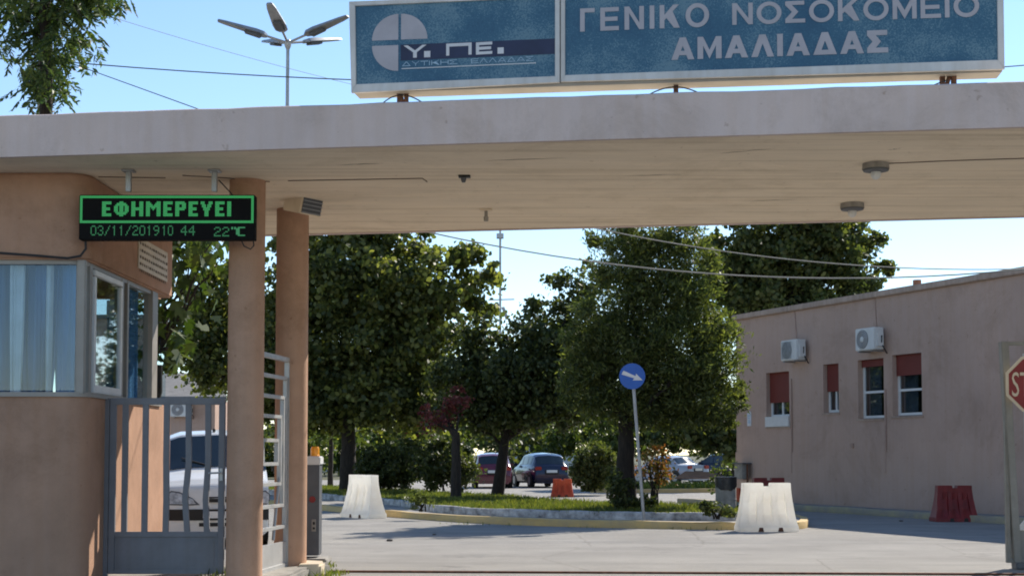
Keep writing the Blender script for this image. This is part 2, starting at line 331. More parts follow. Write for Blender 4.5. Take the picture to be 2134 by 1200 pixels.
# ------------------------------------------------------------------ ground, road, kerbs
GZ = 0.0
mb = MB(); S = 900
mb.face([(-S, -60, -.012), (S, -60, -.012), (S, 2 * S, -.012), (-S, 2 * S, -.012)])
struct(mb.build('ground', 'earth'))
mb = MB()
mb.face([(-60, -20, 0), (60, -20, 0), (60, 84, 0), (-60, 84, 0)])
struct(mb.build('road', 'asphalt'))

def ring_kerb(name, pts, z0, z1, w, m, closed=False, bevel=.015, wob=.012, step=.5):
    """a kerb of rectangular section along ground points pts (outer edge); width w to the left of travel"""
    P = [Vector((p[0], p[1], 0)) for p in pts]; Q = []
    for a, b in zip(P, P[1:]):
        k = max(1, int((b - a).length / step)); Q += [a.lerp(b, i / k) for i in range(k)]
    Q.append(P[-1]); mb = MB(); n = len(Q); rnd = random.Random(hash(name) % 999 if False else len(name) * 7)
    sec = []
    for i, p in enumerate(Q):
        t = (Q[min(i + 1, n - 1)] - Q[max(i - 1, 0)]).normalized(); nn = Vector((-t.y, t.x, 0))
        dz = rnd.uniform(-wob, wob); dn = rnd.uniform(-wob, wob)
        sec.append([p + nn * dn + Vector((0, 0, z0)), p + nn * dn + Vector((0, 0, z1 + dz - .02)), p + nn * (.02 + dn) + Vector((0, 0, z1 + dz)), p + nn * w + Vector((0, 0, z1 + dz)), p + nn * w + Vector((0, 0, z0))])
    vs = [q for s_ in sec for q in s_]; fs = []
    for i in range(n - 1):
        fs += [(i * 5 + k, i * 5 + k + 1, (i + 1) * 5 + k + 1, (i + 1) * 5 + k) for k in range(4)]
    fs += [(0, 1, 2, 3, 4), tuple((n - 1) * 5 + k for k in range(5))[::-1]]
    mb.add(vs, fs); return mb.build(name, m, smooth=50)
def g(u, v, z=0.0): p = at_z(u, v, z); return (p.x, p.y)

def smooth2(pts, it=2):
    for _ in range(it):
        q = [pts[0]]
        for a, b in zip(pts, pts[1:]):
            q += [(a[0] * .75 + b[0] * .25, a[1] * .75 + b[1] * .25), (a[0] * .25 + b[0] * .75, a[1] * .25 + b[1] * .75)]
        pts = q + [pts[-1]]
    return pts
# traffic island: yellow outer kerb, pavement, whitewashed bed kerb, grass bed
isl_front = smooth2([g(560, 1052), g(670, 1063), g(800, 1076), (g(1000, 1091)), g(1200, 1098), g(1400, 1102), g(1560, 1104), g(1650, 1104), g(1688, 1099), g(1680, 1088), g(1600, 1068), g(1545, 1056)])
bed_back = [g(u, v, .33) for u, v in ((1500, 1049), (1400, 1045), (1250, 1040), (1150, 1036), (1060, 1028), (1000, 1026), (860, 1018), (700, 1010), (560, 1008))]
isl_back = [(x + .1, y + .7) for x, y in bed_back]
struct(ring_kerb('island_kerb', isl_front, -.01, .15, .16, 'kerb_yellow'))
mb = MB(); poly = [(x, y, .135) for x, y in isl_front + isl_back]; mb.face(poly); struct(mb.build('island_pavement', 'pave'))
struct(ring_kerb('back_kerb', [isl_front[-1]] + isl_back, -.01, .15, .14, 'kerb_grey'))
bed_front = smooth2([g(560, 1030, .135), g(640, 1037, .135), g(760, 1047, .135), g(840, 1054, .135), g(890, 1066, .135), g(1000, 1074, .135), g(1200, 1080, .135), g(1340, 1083, .135), g(1480, 1085, .135), g(1545, 1085, .135), g(1580, 1079, .135), g(1560, 1066, .135), g(1535, 1058, .135)], 1)
struct(ring_kerb('bed_kerb', bed_front, .13, .30, .18, 'kerb_white'))
mb = MB(); mb.face([(x, y, .235) for x, y in bed_front + bed_back]); struct(mb.build('planting_bed', 'earth'))

# parking strip kerbs and planted verge behind the inner driveway
p1 = [g(1230, 1026), g(1330, 1027), g(1450, 1026), g(1540, 1026)]
struct(ring_kerb('parking_kerb', p1, -.01, .16, .18, 'kerb_yellow'))
mb = MB(); mb.face([(x, y, .13) for x, y in p1] + [(18, 66, .13), (4, 66, .13)]); struct(mb.build('parking_verge', 'earth'))

# right pavement along the wing
PC = Vector((6.86, 44.0, 0)); PN = Vector((11.47, 33.0, 0)); WD = (PN - PC).normalized(); WN = Vector((WD.y, -WD.x, 0))
if WN.x > 0: WN = -WN
def W(s, t, z): return PC + WD * s + WN * t + Vector((0, 0, z))
mb = MB(); mb.prism([W(-1.2, -.5, -.01), W(24, -.5, -.01), W(24, 1.15, -.01), W(-1.2, 1.15, -.01)], (0, 0, .13)); struct(mb.build('wing_pavement', 'pave', bevel=.01))
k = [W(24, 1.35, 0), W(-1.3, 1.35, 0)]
struct(ring_kerb('wing_kerb', [(p.x, p.y) for p in k][::-1], -.01, .15, .18, 'kerb_yellow_shaded', step=.9))

# gate threshold, rail and aprons by the columns
mb = MB(); a, b = at_z(640, 1192, 0), at_z(2300, 1199, 0)
mb.obox(a + Vector((0, 0, -.01)), b - a, (0.0, .09, 0), (0, 0, .035)); o = mb.build('gate_rail', 'rust'); tag(o, 'rusty steel gate track running across the road at the entrance', 'gate track')
mb = MB(); mb.prism([(-5.2, 14.2, -.01), (-2.55, 14.0, -.01), (-2.5, 17.4, -.01), (-2.3, 18.35, -.01), (-2.95, 18.6, -.01), (-4.7, 16.7, -.01)], (0, 0, .16)); struct(mb.build('gate_step', 'kerb_grey', bevel=.03))
mb = MB(); mb.prism([(-2.62, 17.55, -.01), (-2.33, 17.65, -.01), (-2.35, 18.2, -.01), (-2.62, 18.35, -.01)], (0, 0, .19))
struct(mb.build('column_kerb', 'cream', bevel=.03))

# ------------------------------------------------------------------ entrance canopy
SZ = 4.57
FL, FR = at_z(0, 328, SZ), at_z(2134, 265, SZ); DF = (FR - FL).normalized(); NF = Vector((DF.y, -DF.x, 0))     # NF faces the camera
BL, BR = at_z(640, 487, SZ), at_z(2134, 450, SZ); DB = (BR - BL).normalized()
c1, c2, c3, c4 = FL - DF * 4.2, FR + DF * 4.6, BR + DB * 2.8, BL - DB * 6.6
canopy = thing('entrance_canopy', 'long flat concrete canopy with grey painted front edge carrying the big blue sign', 'canopy', (0, 16.5, 0))
mb = MB(); mb.prism([c1, c2, c3, c4], (0, 0, .36)); mb.build('slab', 'soffit', canopy)
mb = MB()
nseg = 60; L_ = (c2 - c1).length; rnd = random.Random(3)
top = [c1 + DF * (L_ * i / nseg) + Vector((0, 0, .422 + rnd.uniform(-.006, .006))) for i in range(nseg + 1)]
for off in (.0,):
    vs = []; fs = []
    for i, t in enumerate(top):
        b = Vector((t.x, t.y, SZ - .012))
        vs += [b + NF * .06, t + NF * .06 - Vector((0, 0, .012)), t + NF * .045, t - NF * .14, Vector((t.x, t.y, SZ + .362)) - NF * .14, Vector((t.x, t.y, SZ + .362)) + NF * .003, b + NF * .003]
    for i in range(nseg): fs += [(i * 7 + k, i * 7 + (k + 1) % 7, (i + 1) * 7 + (k + 1) % 7, (i + 1) * 7 + k) for k in range(7)]
    fs += [tuple(range(7)), tuple(nseg * 7 + k for k in range(7))[::-1]]
    mb.add(vs, fs)
mb.build('fascia', 'fascia', canopy, smooth=50)
mb = MB(); nb = Vector((-DB.y, DB.x, 0)); mb.obox(c4 + Vector((0, 0, -.01)) + nb * .003, c3 - c4, nb * .1, (0, 0, .42)); mb.build('rear_fascia', 'fascia', canopy)
def column(x, y, r=.2, zt=SZ):
    mb = MB(); n = 40; mb.lathe((x, y, 0), [(r, -.01), (r, .8), (r * 1.002, 1.6), (r * .998, 2.4), (r, 3.4), (r, zt + .01)], n); return mb.build('column', 'column_pink', canopy, smooth=60)
C1 = (xu(511.5, 16.0), 16.0); C2 = (xu(607, 17.9), 17.9)
column(*C1); column(*C2); column(8.5, 14.6); column(8.9, 17.2)
for pts, lab in (([(600, 377), (770, 374), (880, 372), (890, 379)], 'thin dark cable running along the canopy underside beside the two columns'), ([(1850, 341), (1990, 335), (2180, 329)], 'thin dark cable running from the round front ceiling lamp along the canopy underside'),
                 ([(205, 369), (345, 371)], 'short dark cable on the canopy underside above the green display'), ([(380, 366), (470, 371), (562, 379)], 'dark cable on the canopy underside passing the top of the front column')):
    mb = MB(); mb.tube([at_z(u, v, SZ - .005) for u, v in pts], .0055, 5); tag(mb.build('soffit_cable', 'soffit_crack'), lab, 'cable', 'cables under the canopy')
rnd = random.Random(11)
for (u0, v0, u1, v1) in ((700, 344, 800, 341), (1010, 336, 1180, 329), (1490, 321, 1620, 309), (1545, 420, 1660, 416), (1300, 367, 1420, 364), (1850, 313, 1880, 309)):
    pts = [at_z(u0 + (u1 - u0) * i / 10, v0 + (v1 - v0) * i / 10 + rnd.uniform(-.6, .6), SZ - .002) for i in range(11)]; mb = MB(); vs = []
    for i, p in enumerate(pts): w_ = .009 * math.sin(math.pi * (i + .3) / 10.6) * rnd.uniform(.4, 1.2) + .001; vs += [p - Vector((0, w_, 0)), p + Vector((0, w_, 0))]
    mb.add(vs, [(2 * i, 2 * i + 2, 2 * i + 3, 2 * i + 1) for i in range(10)]); mb.build('crack', 'soffit_crack', canopy)

# ------------------------------------------------------------------ round lamps and other fittings under the canopy
def round_lamp(u, v, w, label, bulb=True):
    p = at_z(u, v, SZ); r = w / 2 / F * p.y
    t = thing('ceiling_lamp', label, 'ceiling lamp', (p.x, p.y, SZ), 0, 'lamps under the canopy')
    mb = MB(); mb.lathe((p.x, p.y, SZ - .062), [(r * .2, 0.02), (r * .93, .02), (r, 0), (r, .012), (r * .97, .062)], 28); mb.build('housing', 'concrete', t)
    mb = MB(); mb.lathe((p.x, p.y, SZ - .092), [(r * .3, 0), (r * .93, .012), (r * .95, .034)], 28); mb.build('reflector', 'steel_dark', t)
    if bulb:
        mb = MB(); mb.ball((p.x, p.y, SZ - .112), (.055, .055, .06)); mb.build('bulb', 'plastic_white', t)
round_lamp(1825, 341, 56, 'round grey ceiling lamp under the canopy with its bulb showing, in front')
round_lamp(1776, 424, 50, 'round grey ceiling lamp near the rear edge of the canopy')
p = at_z(968, 366, SZ); t = thing('ceiling_lamp', 'small dark bare lamp socket on the canopy underside below the blue sign', 'ceiling lamp', p, 0, 'lamps under the canopy')
mb = MB(); mb.box(p - Vector((0, 0, .012)), (.13, .10, .022)); mb.build('base', 'black_plastic', t, bevel=.004)
mb = MB(); mb.lathe(p - Vector((.01, 0, .075)), [(.02, 0), (.03, .03), (.03, .06)], 14); mb.build('socket', 'steel_dark', t)
p = at_z(1013, 436, SZ); t = thing('ceiling_lamp', 'small pale hanging spotlight near the rear edge of the canopy', 'ceiling lamp', p, 0, 'lamps under the canopy')
mb = MB(); mb.box(p - Vector((0, 0, .012)), (.15, .10, .022)); mb.build('base', 'soffit', t, bevel=.004)
mb = MB(); mb.lathe(p - Vector((0, 0, .15)), [(.028, 0), (.032, .05), (.022, .06), (.02, .14)], 14); mb.build('lamp_head', 'alu', t)
# louvred floodlight above the rear column
p = at_y(632, 424, 17.25); t = thing('floodlight', 'beige box floodlight with louvred glass tilted under the canopy beside the columns', 'floodlight', p)
mb = MB(); mb.box(p, (.30, .36, .25), rz=R(-35), ry=R(14)); mb.build('housing', 'soffit', t, bevel=.012)
mb = MB()
M = Matrix.Rotation(R(-35), 3, 'Z') @ Matrix.Rotation(R(14), 3, 'Y')
for k in range(5): mb.box(p + M @ Vector((.16, 0, -.10 + .047 * k)), (.016, .33, .012), rz=R(-35), ry=R(14))
mb.build('louvre', 'galv', t)
mb = MB(); mb.box(p + M @ Vector((.153, 0, 0)), (.004, .33, .22), rz=R(-35), ry=R(14)); mb.build('glass', 'steel_dark', t)
mb = MB(); mb.tube([p + Vector((0, 0, .05)), (p.x, p.y, SZ)], .015, 8); mb.build('bracket', 'rust', t)

# ------------------------------------------------------------------ hospital sign on the roof
sp0 = at_z(1000, 298, SZ) - NF * .45
def SP(u, v, off=0.0):
    return at_p(u, v, sp0 + NF * off, NF)
sign = thing('roof_sign', 'wide blue illuminated sign in grey metal frame standing on top of the canopy', 'sign', (sp0.x, sp0.y, 5.0))
def quad(pts, off): return [SP(u, v) + NF * off for u, v in pts]
mb = MB(); mb.prism(quad([(731, 9), (2090, -52), (2090, 149), (735, 193)], -.02), -NF * .26); mb.build('cabinet', 'sign_under', sign, bevel=.008)
panels = [[(740, 12), (1160, -6), (1160, 160), (742, 177)], [(1175, -8), (2080, -48), (2080, 128), (1176, 158)]]
for q in panels:
    mb = MB(); mb.prism(quad(q, .0), -NF * .018); mb.build('panel', 'sign_face', sign)
def bar(q, off, d=.035, name='frame', m='sign_frame', mb_=None):
    mb_.prism(quad(q, off), -NF * d)
mb = MB()
o1 = [(728, 5), (1167, -14), (1167, 173), (733, 195)]; i1 = [(741, 14), (1157, -5), (1157, 160), (743, 177)]
o2 = [(1169, -14), (2090, -55), (2093, 146), (1169, 172)]; i2 = [(1178, -6), (2077, -47), (2079, 126), (1178, 158)]
for o_, i_ in ((o1, i1), (o2, i2)):
    for k in range(4):
        bar([o_[k], o_[(k + 1) % 4], i_[(k + 1) % 4], i_[k]], .02, mb_=mb)
mb.build('frame', 'sign_frame', sign, bevel=.004)
# emblem: three quarters of a disc parted by a cross
ec, er = SP(833, 89), (SP(889, 86) - SP(779, 90)).length / 2 * 1.0
ex = (SP(880, 86.3) - SP(786, 90)).normalized(); ez = Vector((0, 0, 1))
mb = MB(); gp = .028
for a0, sx, sz in ((90, -1, 1), (0, 1, 1), (180, -1, -1)):
    pts = [(0, 0)] + [(math.cos(R(a0 + 90 * i / 14)), math.sin(R(a0 + 90 * i / 14))) for i in range(15)]
    mb.face([ec + NF * .004 + ex * (x * er + sx * gp * .5) + ez * (z * er * .97 + sz * gp) for x, z in pts])
mb.build('emblem', 'letter_grey', sign)
mb = MB(); mb.face([p_ + NF * .003 for p_ in (SP(835, 94), SP(1157, 81), SP(1157, 113), SP(835, 127))]); mb.build('name_band', 'band_navy', sign)
def glyph(ch, w, t):
    """sans-serif capital as polygons that meet edge to edge; height 1, width w, stroke t"""
    bar_ = lambda x0, x1, y0, y1: [(x0, y0), (x1, y0), (x1, y1), (x0, y1)]
    mir = lambda P: [(w - x, y) for x, y in P][::-1]
    if ch == 'Ι': return [bar_(0, w, 0, 1)]
    if ch == '.': return [bar_(0, w, 0, w)]
    if ch == 'Γ': return [[(0, 0), (t, 0), (t, 1 - .9 * t), (w, 1 - .9 * t), (w, 1), (0, 1)]]
    if ch == 'Ε': a = .9 * t; return [[(0, 0), (w, 0), (w, a), (t, a), (t, .5 - a / 2), (w * .93, .5 - a / 2), (w * .93, .5 + a / 2), (t, .5 + a / 2), (t, 1 - a), (w, 1 - a), (w, 1), (0, 1)]]
    if ch == 'Ν': d = 1.45 * t; return [bar_(0, t, 0, 1), bar_(w - t, w, 0, 1), [(t, 1), (t, 1 - d), (w - t, 0), (w - t, d)]]
    if ch == 'Μ': d = .40; return [bar_(0, t, 0, 1), bar_(w - t, w, 0, 1), [(t, 1), (t, 1 - d), (w / 2, 0), (w / 2, d)], [(w / 2, d), (w / 2, 0), (w - t, 1 - d), (w - t, 1)]]
    if ch == 'Κ':
        A, Bp = (t, .34), (w * .97, 1); P = lambda q: (A[0] + (Bp[0] - A[0]) * q, A[1] + (Bp[1] - A[1]) * q)
        return [bar_(0, t, 0, 1), [A, Bp, (w * .97 - 1.25 * t, 1), (t, .34 + 1.15 * t)], [P(.14), (w - 1.2 * t, 0), (w, 0), P(.14 + .42)]]
    if ch == 'Ο':
        n = 28; o = [(w / 2 + w / 2 * math.cos(2 * math.pi * k / n), .5 + .52 * math.sin(2 * math.pi * k / n)) for k in range(n)]; i = [(w / 2 + (w / 2 - t) * math.cos(2 * math.pi * k / n), .5 + (.52 - .92 * t) * math.sin(2 * math.pi * k / n)) for k in range(n)]
        return [[o[k], o[(k + 1) % n], i[(k + 1) % n], i[k]] for k in range(n)]
    if ch == 'Σ': a = .9 * t; return [[(0, 0), (w, 0), (w, a), (1.5 * t, a), (.66 * w, .5), (1.5 * t, 1 - a), (w * .96, 1 - a), (w * .96, 1), (0, 1), (0, 1 - a), (.66 * w - 1.45 * t, .5), (0, a)]]
    if ch in 'ΑΛΔ':
        m = 1 / (w / 2 - .55 * t); s1 = 1.12 * t; y0 = .85 * t if ch == 'Δ' else 0; leg = [(y0 / m, y0), (s1 + y0 / m, y0), (w / 2, m * (w / 2 - s1)), (w / 2, 1), (w / 2 - .55 * t, 1)]; out = [leg, mir(leg)]
        if ch == 'Α': b0, b1 = .20, .20 + .8 * t; out.append([(s1 + b0 / m, b0), (w - s1 - b0 / m, b0), (w - s1 - b1 / m, b1), (s1 + b1 / m, b1)])
        if ch == 'Δ': out.append([(0, 0), (w, 0), (w - y0 / m, y0), (y0 / m, y0)])
        return out
    if ch == 'Υ': arm = [(0, 1), (1.15 * t, 1), (w / 2, .43 + .5 * t), (w / 2, .43), (w / 2 - t / 2, .43)]; return [bar_(w / 2 - t / 2, w / 2 + t / 2, 0, .43), arm, mir(arm)]
    if ch == 'Π': return [[(0, 0), (t, 0), (t, 1 - t), (w - t, 1 - t), (w - t, 0), (w, 0), (w, 1), (0, 1)]]
    if ch == 'Η': a = .45 * t; return [bar_(0, t, 0, 1), bar_(w - t, w, 0, 1), bar_(t, w - t, .5 - a, .5 + a)]
    if ch == 'Τ': return [[(w / 2 - t / 2, 0), (w / 2 + t / 2, 0), (w / 2 + t / 2, 1 - t), (w, 1 - t), (w, 1), (0, 1), (0, 1 - t), (w / 2 - t / 2, 1 - t)]]
    return []
GW = {'Γ': .68, 'Ε': .86, 'Ν': .90, 'Ι': 0, 'Κ': .92, 'Ο': 1.08, 'Σ': .86, 'Μ': 1.02, 'Α': .98, 'Λ': .95, 'Δ': .98, 'Υ': .9, 'Π': .95, 'Η': .9, 'Τ': .85, ' ': .7}
def sign_word(name, m, word, bl, br, tl, t, gap=.22, off=.006):
    a, b, c = SP(*bl) + NF * off, SP(*br) + NF * off, SP(*tl) + NF * off; H = (c - a).length; tot = (b - a).length / H
    ws = [GW[ch] if ch != 'Ι' else t for ch in word]; k = (tot - gap * (len(word) - 1)) / sum(ws); ax, ay = (b - a).normalized() * H, Vector((0, 0, H))
    mb = MB(); x = 0
    for ch, w in zip(word, ws):
        w2 = w * k if ch != 'Ι' else t
        for P in glyph(ch, w2, t): mb.face([a + ax * (x + px) + ay * py for px, py in P])
        x += w2 + gap + (w * k - w2)
    return mb.build(name, m, sign, recalc=False)
def blk(name, m, ch, bl, br, tl, t):
    a, b, c = SP(*bl) + NF * .006, SP(*br) + NF * .006, SP(*tl) + NF * .006; H = (c - a).length; w = (b - a).length / H; mb = MB()
    for P in glyph(ch, w, t): mb.face([a + (b - a).normalized() * (H * px) + Vector((0, 0, H * py)) for px, py in P])
    mb.build(name, m, sign, recalc=False)
blk('letter', 'letter_pale', 'Υ', (841, 122), (889, 120), (841, 96), .30); blk('letter', 'letter_pale', '.', (884, 120.5), (897, 120), (884, 108), .3)
blk('letter', 'letter_pale', 'Π', (930, 117), (983, 114.5), (930, 92), .26); blk('letter', 'letter_pale', 'Ε', (992, 115), (1026, 113), (992, 89.5), .26); blk('letter', 'letter_pale', '.', (1037, 113), (1050, 112.5), (1037, 101), .3)
sign_word('lettering', 'letter_blue', 'ΔΥΤΙΚΗΣ', (838, 139), (953, 134.5), (838, 129.5), .15, .2); sign_word('lettering', 'letter_blue', 'ΕΛΛΑΔΑΣ', (982, 133), (1112, 127.5), (982, 123.5), .15, .2)
mb = MB(); mb.face([p_ + NF * .004 for p_ in (SP(837, 143), SP(1117, 131), SP(1117, 132.8), SP(837, 144.8))]); mb.build('underline', 'letter_pale', sign)
sign_word('lettering', 'letter_grey', 'ΓΕΝΙΚΟ', (1209, 67), (1478, 56), (1209, 19), .20, .24); sign_word('lettering', 'letter_grey', 'ΝΟΣΟΚΟΜΕΙΟ', (1526, 53), (2041, 35), (1526, 8), .20, .17)
sign_word('lettering', 'letter_grey', 'ΑΜΑΛΙΑΔΑΣ', (1399, 126), (1851, 110), (1399, 80), .25, .14)
# rusty supports and stays
ctop = SZ + .42
for us in ((826, 841), (1408,), (1969, 1993)):
    for u in us:
        a = SP(u, 190) - NF * .14; mb = MB(); mb.box((a.x, a.y, (ctop + 5.42) / 2 - .05), (.045, .045, 5.42 - ctop + .1)); mb.build('support_leg', 'rust', sign)
    if len(us) == 2:
        a, b = SP(us[0], 190) - NF * .14, SP(us[1], 190) - NF * .14; mb = MB()
        mb.tube([(a.x, a.y, ctop), (b.x, b.y, 5.36)] if us[0] > 1000 else [(b.x, b.y, ctop), (a.x, a.y, 5.3)], .022, 6); mb.build('brace', 'rust', sign)
for pts in ([(790, 222), (812, 204), (836, 197), (862, 203), (890, 220)], [(1335, 208), (1370, 188), (1407, 180), (1442, 187), (1480, 206)], [(1930, 186), (1950, 176), (1972, 168)]):
    mb = MB(); mb.tube([SP(u, v, -.12) for u, v in smooth2(pts)], .007, 5); mb.build('stay_cable', 'cable', sign)

# ------------------------------------------------------------------ guard booth
bx, by = -4.6, 15.5
def bpath(off=0.0, r=.24, y1=19.4, xl=-9.5):
    """booth outline from the far left of its front, round the corner, back along its right side; off = inward offset"""
    rr = max(.02, r - off); cx_, cy_ = bx - r, by + r
    return [(xl, by + off)] + [(cx_ + rr * math.sin(R(a)), cy_ - rr * math.cos(R(a))) for a in range(0, 91, 9)] + [(bx - off, y1)]
def wall_along(mb, z0, z1, off, th, **k):
    o, i = bpath(off, **k), bpath(off + th, **k); n = len(o)
    vs = [(x, y, z0) for x, y in o] + [(x, y, z1) for x, y in o] + [(x, y, z1) for x, y in i] + [(x, y, z0) for x, y in i]; fs = []
    for j in range(n - 1):
        for q in range(4):
            a, b = q * n, ((q + 1) % 4) * n; fs.append((a + j, a + j + 1, b + j + 1, b + j))
    fs += [(0, n, 2 * n, 3 * n), (n - 1, 4 * n - 1, 3 * n - 1, 2 * n - 1)]
    mb.add(vs, fs)
booth = thing('guard_booth', 'pink plastered guard booth with rounded corner and curtained windows beside the pedestrian gate', 'booth', (-6.5, 16.5, 0))
ZS, ZB = 2.165, 3.62
mb = MB(); wall_along(mb, 0, ZS, 0, .2); mb.build('lower_wall', 'wall_pink', booth, bevel=.02, smooth=40)
mb = MB(); wall_along(mb, ZB, SZ - .002, 0.0, .2); mb.build('upper_wall', 'wall_pink', booth, bevel=.025, smooth=40)
mb = MB(); mb.box((-7.15, 19.5, ZS / 2), (4.7, .19, ZS)); mb.box((-7.15, 19.5, (ZB + SZ) / 2), (4.7, .19, SZ - ZB - .01)); mb.box((-9.4, 17.5, SZ / 2), (.19, 3.9, SZ - .01)); mb.build('back_wall', 'wall_pink', booth)
mb = MB(); wall_along(mb, ZS - .03, ZS + .02, -.03, .26, y1=18.78); mb.build('window_sill', 'alu', booth)
mb = MB(); wall_along(mb, ZB - .045, ZB + .004, .05, .09, y1=18.78); mb.build('head_rail', 'alu', booth)
def yside(u): return bx * F / (u - CX)          # depth on the booth's right side at photo column u
def fpost(mb, u, w, y=by + .08, z0=ZS, z1=ZB, d=.08): mb.box((xu(u, y), y, (z0 + z1) / 2), (w, d, z1 - z0))
def post(bx3):
    mb = MB(); mb.box(*bx3); mb.build('window_post', 'alu', booth, bevel=.006)
zm_, zh_ = (ZS + ZB) / 2, ZB - ZS
for u in (-420, 168): post(((xu(u, by + .08), by + .08, zm_), (.075, .08, zh_)))
mb = MB(); mb.tube([(bx - .10, by + .10, ZS), (bx - .10, by + .10, ZB)], .045, 10); mb.build('window_post', 'alu', booth)
for y, w in ((15.82, .10), (17.12, .10), (17.36, .08)): post(((bx - .09, y, zm_), (.09, w, zh_)))
post(((bx - .09, 18.62, zm_), (.12, .28, zh_))); post(((-9.3, 19.5, zm_), (.1, .1, zh_)))
w1 = MB(); w1.box((-7.1, by + .09, (ZS + ZB) / 2), (4.78, .008, ZB - ZS - .08)); w1.build('front_window', 'pane_clear', booth)
# side sash, slightly open, with white frame; its pane is a sub-part
sash = thing('side_window', None, None, (bx - .06, 15.9, ZS)); sash.parent = booth; sash.location = Vector((bx - .06, 15.9, ZS)) - WL[booth.name]
y0, y1, z0, z1 = 15.9, 17.04, ZS + .03, ZB - .06; xs = bx - .05
mb = MB(); mb.box((xs, (y0 + y1) / 2, z0 + .045), (.05, y1 - y0, .09)); mb.box((xs, (y0 + y1) / 2, z1 - .03), (.05, y1 - y0, .06))
for y in (y0 + .035, y1 - .035): mb.box((xs, y, (z0 + z1) / 2), (.05, .07, z1 - z0 - .15))
mb.build('sash_frame', 'white_frame', sash, bevel=.006)
mb = MB(); mb.box((xs, (y0 + y1) / 2, (z0 + z1) / 2), (.006, y1 - y0 - .13, z1 - z0 - .14)); mb.build('pane', 'pane_clear', sash)
mb = MB(); mb.box((bx - .09, 17.94, (ZS + ZB) / 2), (.006, 1.06, ZB - ZS - .06)); mb.build('rear_side_window', 'pane_clear', booth)
mb = MB(); mb.box((-6.95, 19.5, (ZS + ZB) / 2), (4.5, .008, ZB - ZS)); mb.build('back_window', 'pane_clear', booth)
mb = MB(); mb.face([(-9.3, 15.72, .2), (-4.82, 15.72, .2), (-4.82, 19.4, .2), (-9.3, 19.4, .2)]); mb.build('floor', 'interior', booth)
def curtain(name, label, m, x0, y0, x1, y1, z0, z1, waves, amp, group, seed, gather=0.0):
    mb = MB(); nx, nz = waves * 8, 14; rnd = random.Random(seed); ph = [rnd.uniform(0, 6) for _ in range(4)]
    d = Vector((x1 - x0, y1 - y0, 0)); n = Vector((-d.y, d.x, 0)).normalized(); vs = []
    for j in range(nz + 1):
        zz = j / nz
        for i in range(nx + 1):
            s = i / nx; w = math.sin(s * waves * 6.283 + ph[0] + math.sin(s * 9 + ph[1]) * 1.4) * amp * (.55 + .45 * math.sin(s * 23 + ph[2])) * (1.15 - .35 * zz)
            s2 = s + gather * (1 - zz) ** 2 * (.5 - s) + .006 * math.sin(zz * 5 + s * 31 + ph[3])
            p_ = Vector((x0, y0, 0)) + d * s2 + n * w; vs.append((p_.x, p_.y, z0 + (z1 - z0) * zz))
    fs = [(j * (nx + 1) + i, j * (nx + 1) + i + 1, (j + 1) * (nx + 1) + i + 1, (j + 1) * (nx + 1) + i) for j in range(nz) for i in range(nx)]
    mb.add(vs, fs); o = mb.build(name, m, smooth=80, recalc=False); return tag(o, label, 'curtain', group)
curtain('curtain', 'blue pleated curtain filling the front booth window from its far end', 'curtain_blue', -7.6, by + .34, xu(26, by + .30), by + .28, ZS + .02, ZB - .02, 9, .13, 'booth curtains', 1)
curtain('curtain', 'gathered blue curtain in the middle of the front booth window, pulled in at its foot', 'curtain_blue', xu(30, by + .28), by + .28, xu(122, by + .26), by + .26, ZS + .02, ZB - .02, 6, .10, 'booth curtains', 6, .28)
for k_, (u0, u1, lab) in enumerate(((16, 48, 'narrow white sheer curtain strip hanging in the front booth window, wider one'), (92, 106, 'narrow white sheer curtain strip hanging near the booth corner post'))):
    curtain('curtain', lab, 'curtain_white', xu(u0, by + .17), by + .17, xu(u1, by + .17), by + .17, ZS + .02, ZB - .03, 2 if k_ != 1 else 1, .03, 'booth curtains', 20 + k_, .3)
curtain('curtain', 'darker blue curtain edge gathered beside the corner post of the booth', 'curtain_deep', xu(108, by + .3), by + .3, xu(157, by + .22), by + .2, ZS + .02, ZB - .02, 3, .05, 'booth curtains', 4, .25)
curtain('curtain', 'deep blue curtain behind the narrow side window of the guard booth', 'curtain_deep', bx - .16, 17.72, bx - .17, 18.25, ZS + .02, ZB - .05, 4, .03, 'booth curtains', 2)
curtain('curtain', 'blue curtain seen through the open white side sash of the booth', 'curtain_deep', bx - .35, 17.62, bx - .35, 18.2, ZS + .02, ZB - .42, 4, .03, 'booth curtains', 3)
# notice plaque on the side of the booth
pw = bx + .012
def BS(u, v): y = pw * F / (u - CX); return Vector((pw, y, zv(v, y)))
a, b, c = BS(283, 571), BS(344, 579), BS(284, 492); dz = .62
q0 = BS(284, 558); q1 = BS(345, 580); zb = (q0.z + q1.z) / 2
t = thing('notice_board', 'cream notice board of printed lines on the side wall of the guard booth', 'notice', (pw, q0.y, zb))
zt_, zl_ = zv(492, q0.y), zv(558, q0.y)
mb = MB(); mb.obox((bx + .001, q0.y, zl_), (.014, 0, 0), (0, q1.y - q0.y, 0), (0, 0, zt_ - zl_)); mb.build('board', 'cream', t, bevel=.003)
mb = MB(); rnd = random.Random(5)
for k in range(5):
    zz = zt_ - .06 - k * .085; y = q0.y + .05
    while y < q1.y - .08:
        wl_ = rnd.uniform(.03, .09)
        for j in range(int(wl_ / .014)): mb.obox((bx + .017, y + j * .014, zz - .03), (.001, 0, 0), (0, .009, 0), (0, 0, .035 if rnd.random() < .8 else .026))
        y += wl_ + .035
mb.build('lettering', 'soffit_crack', t)

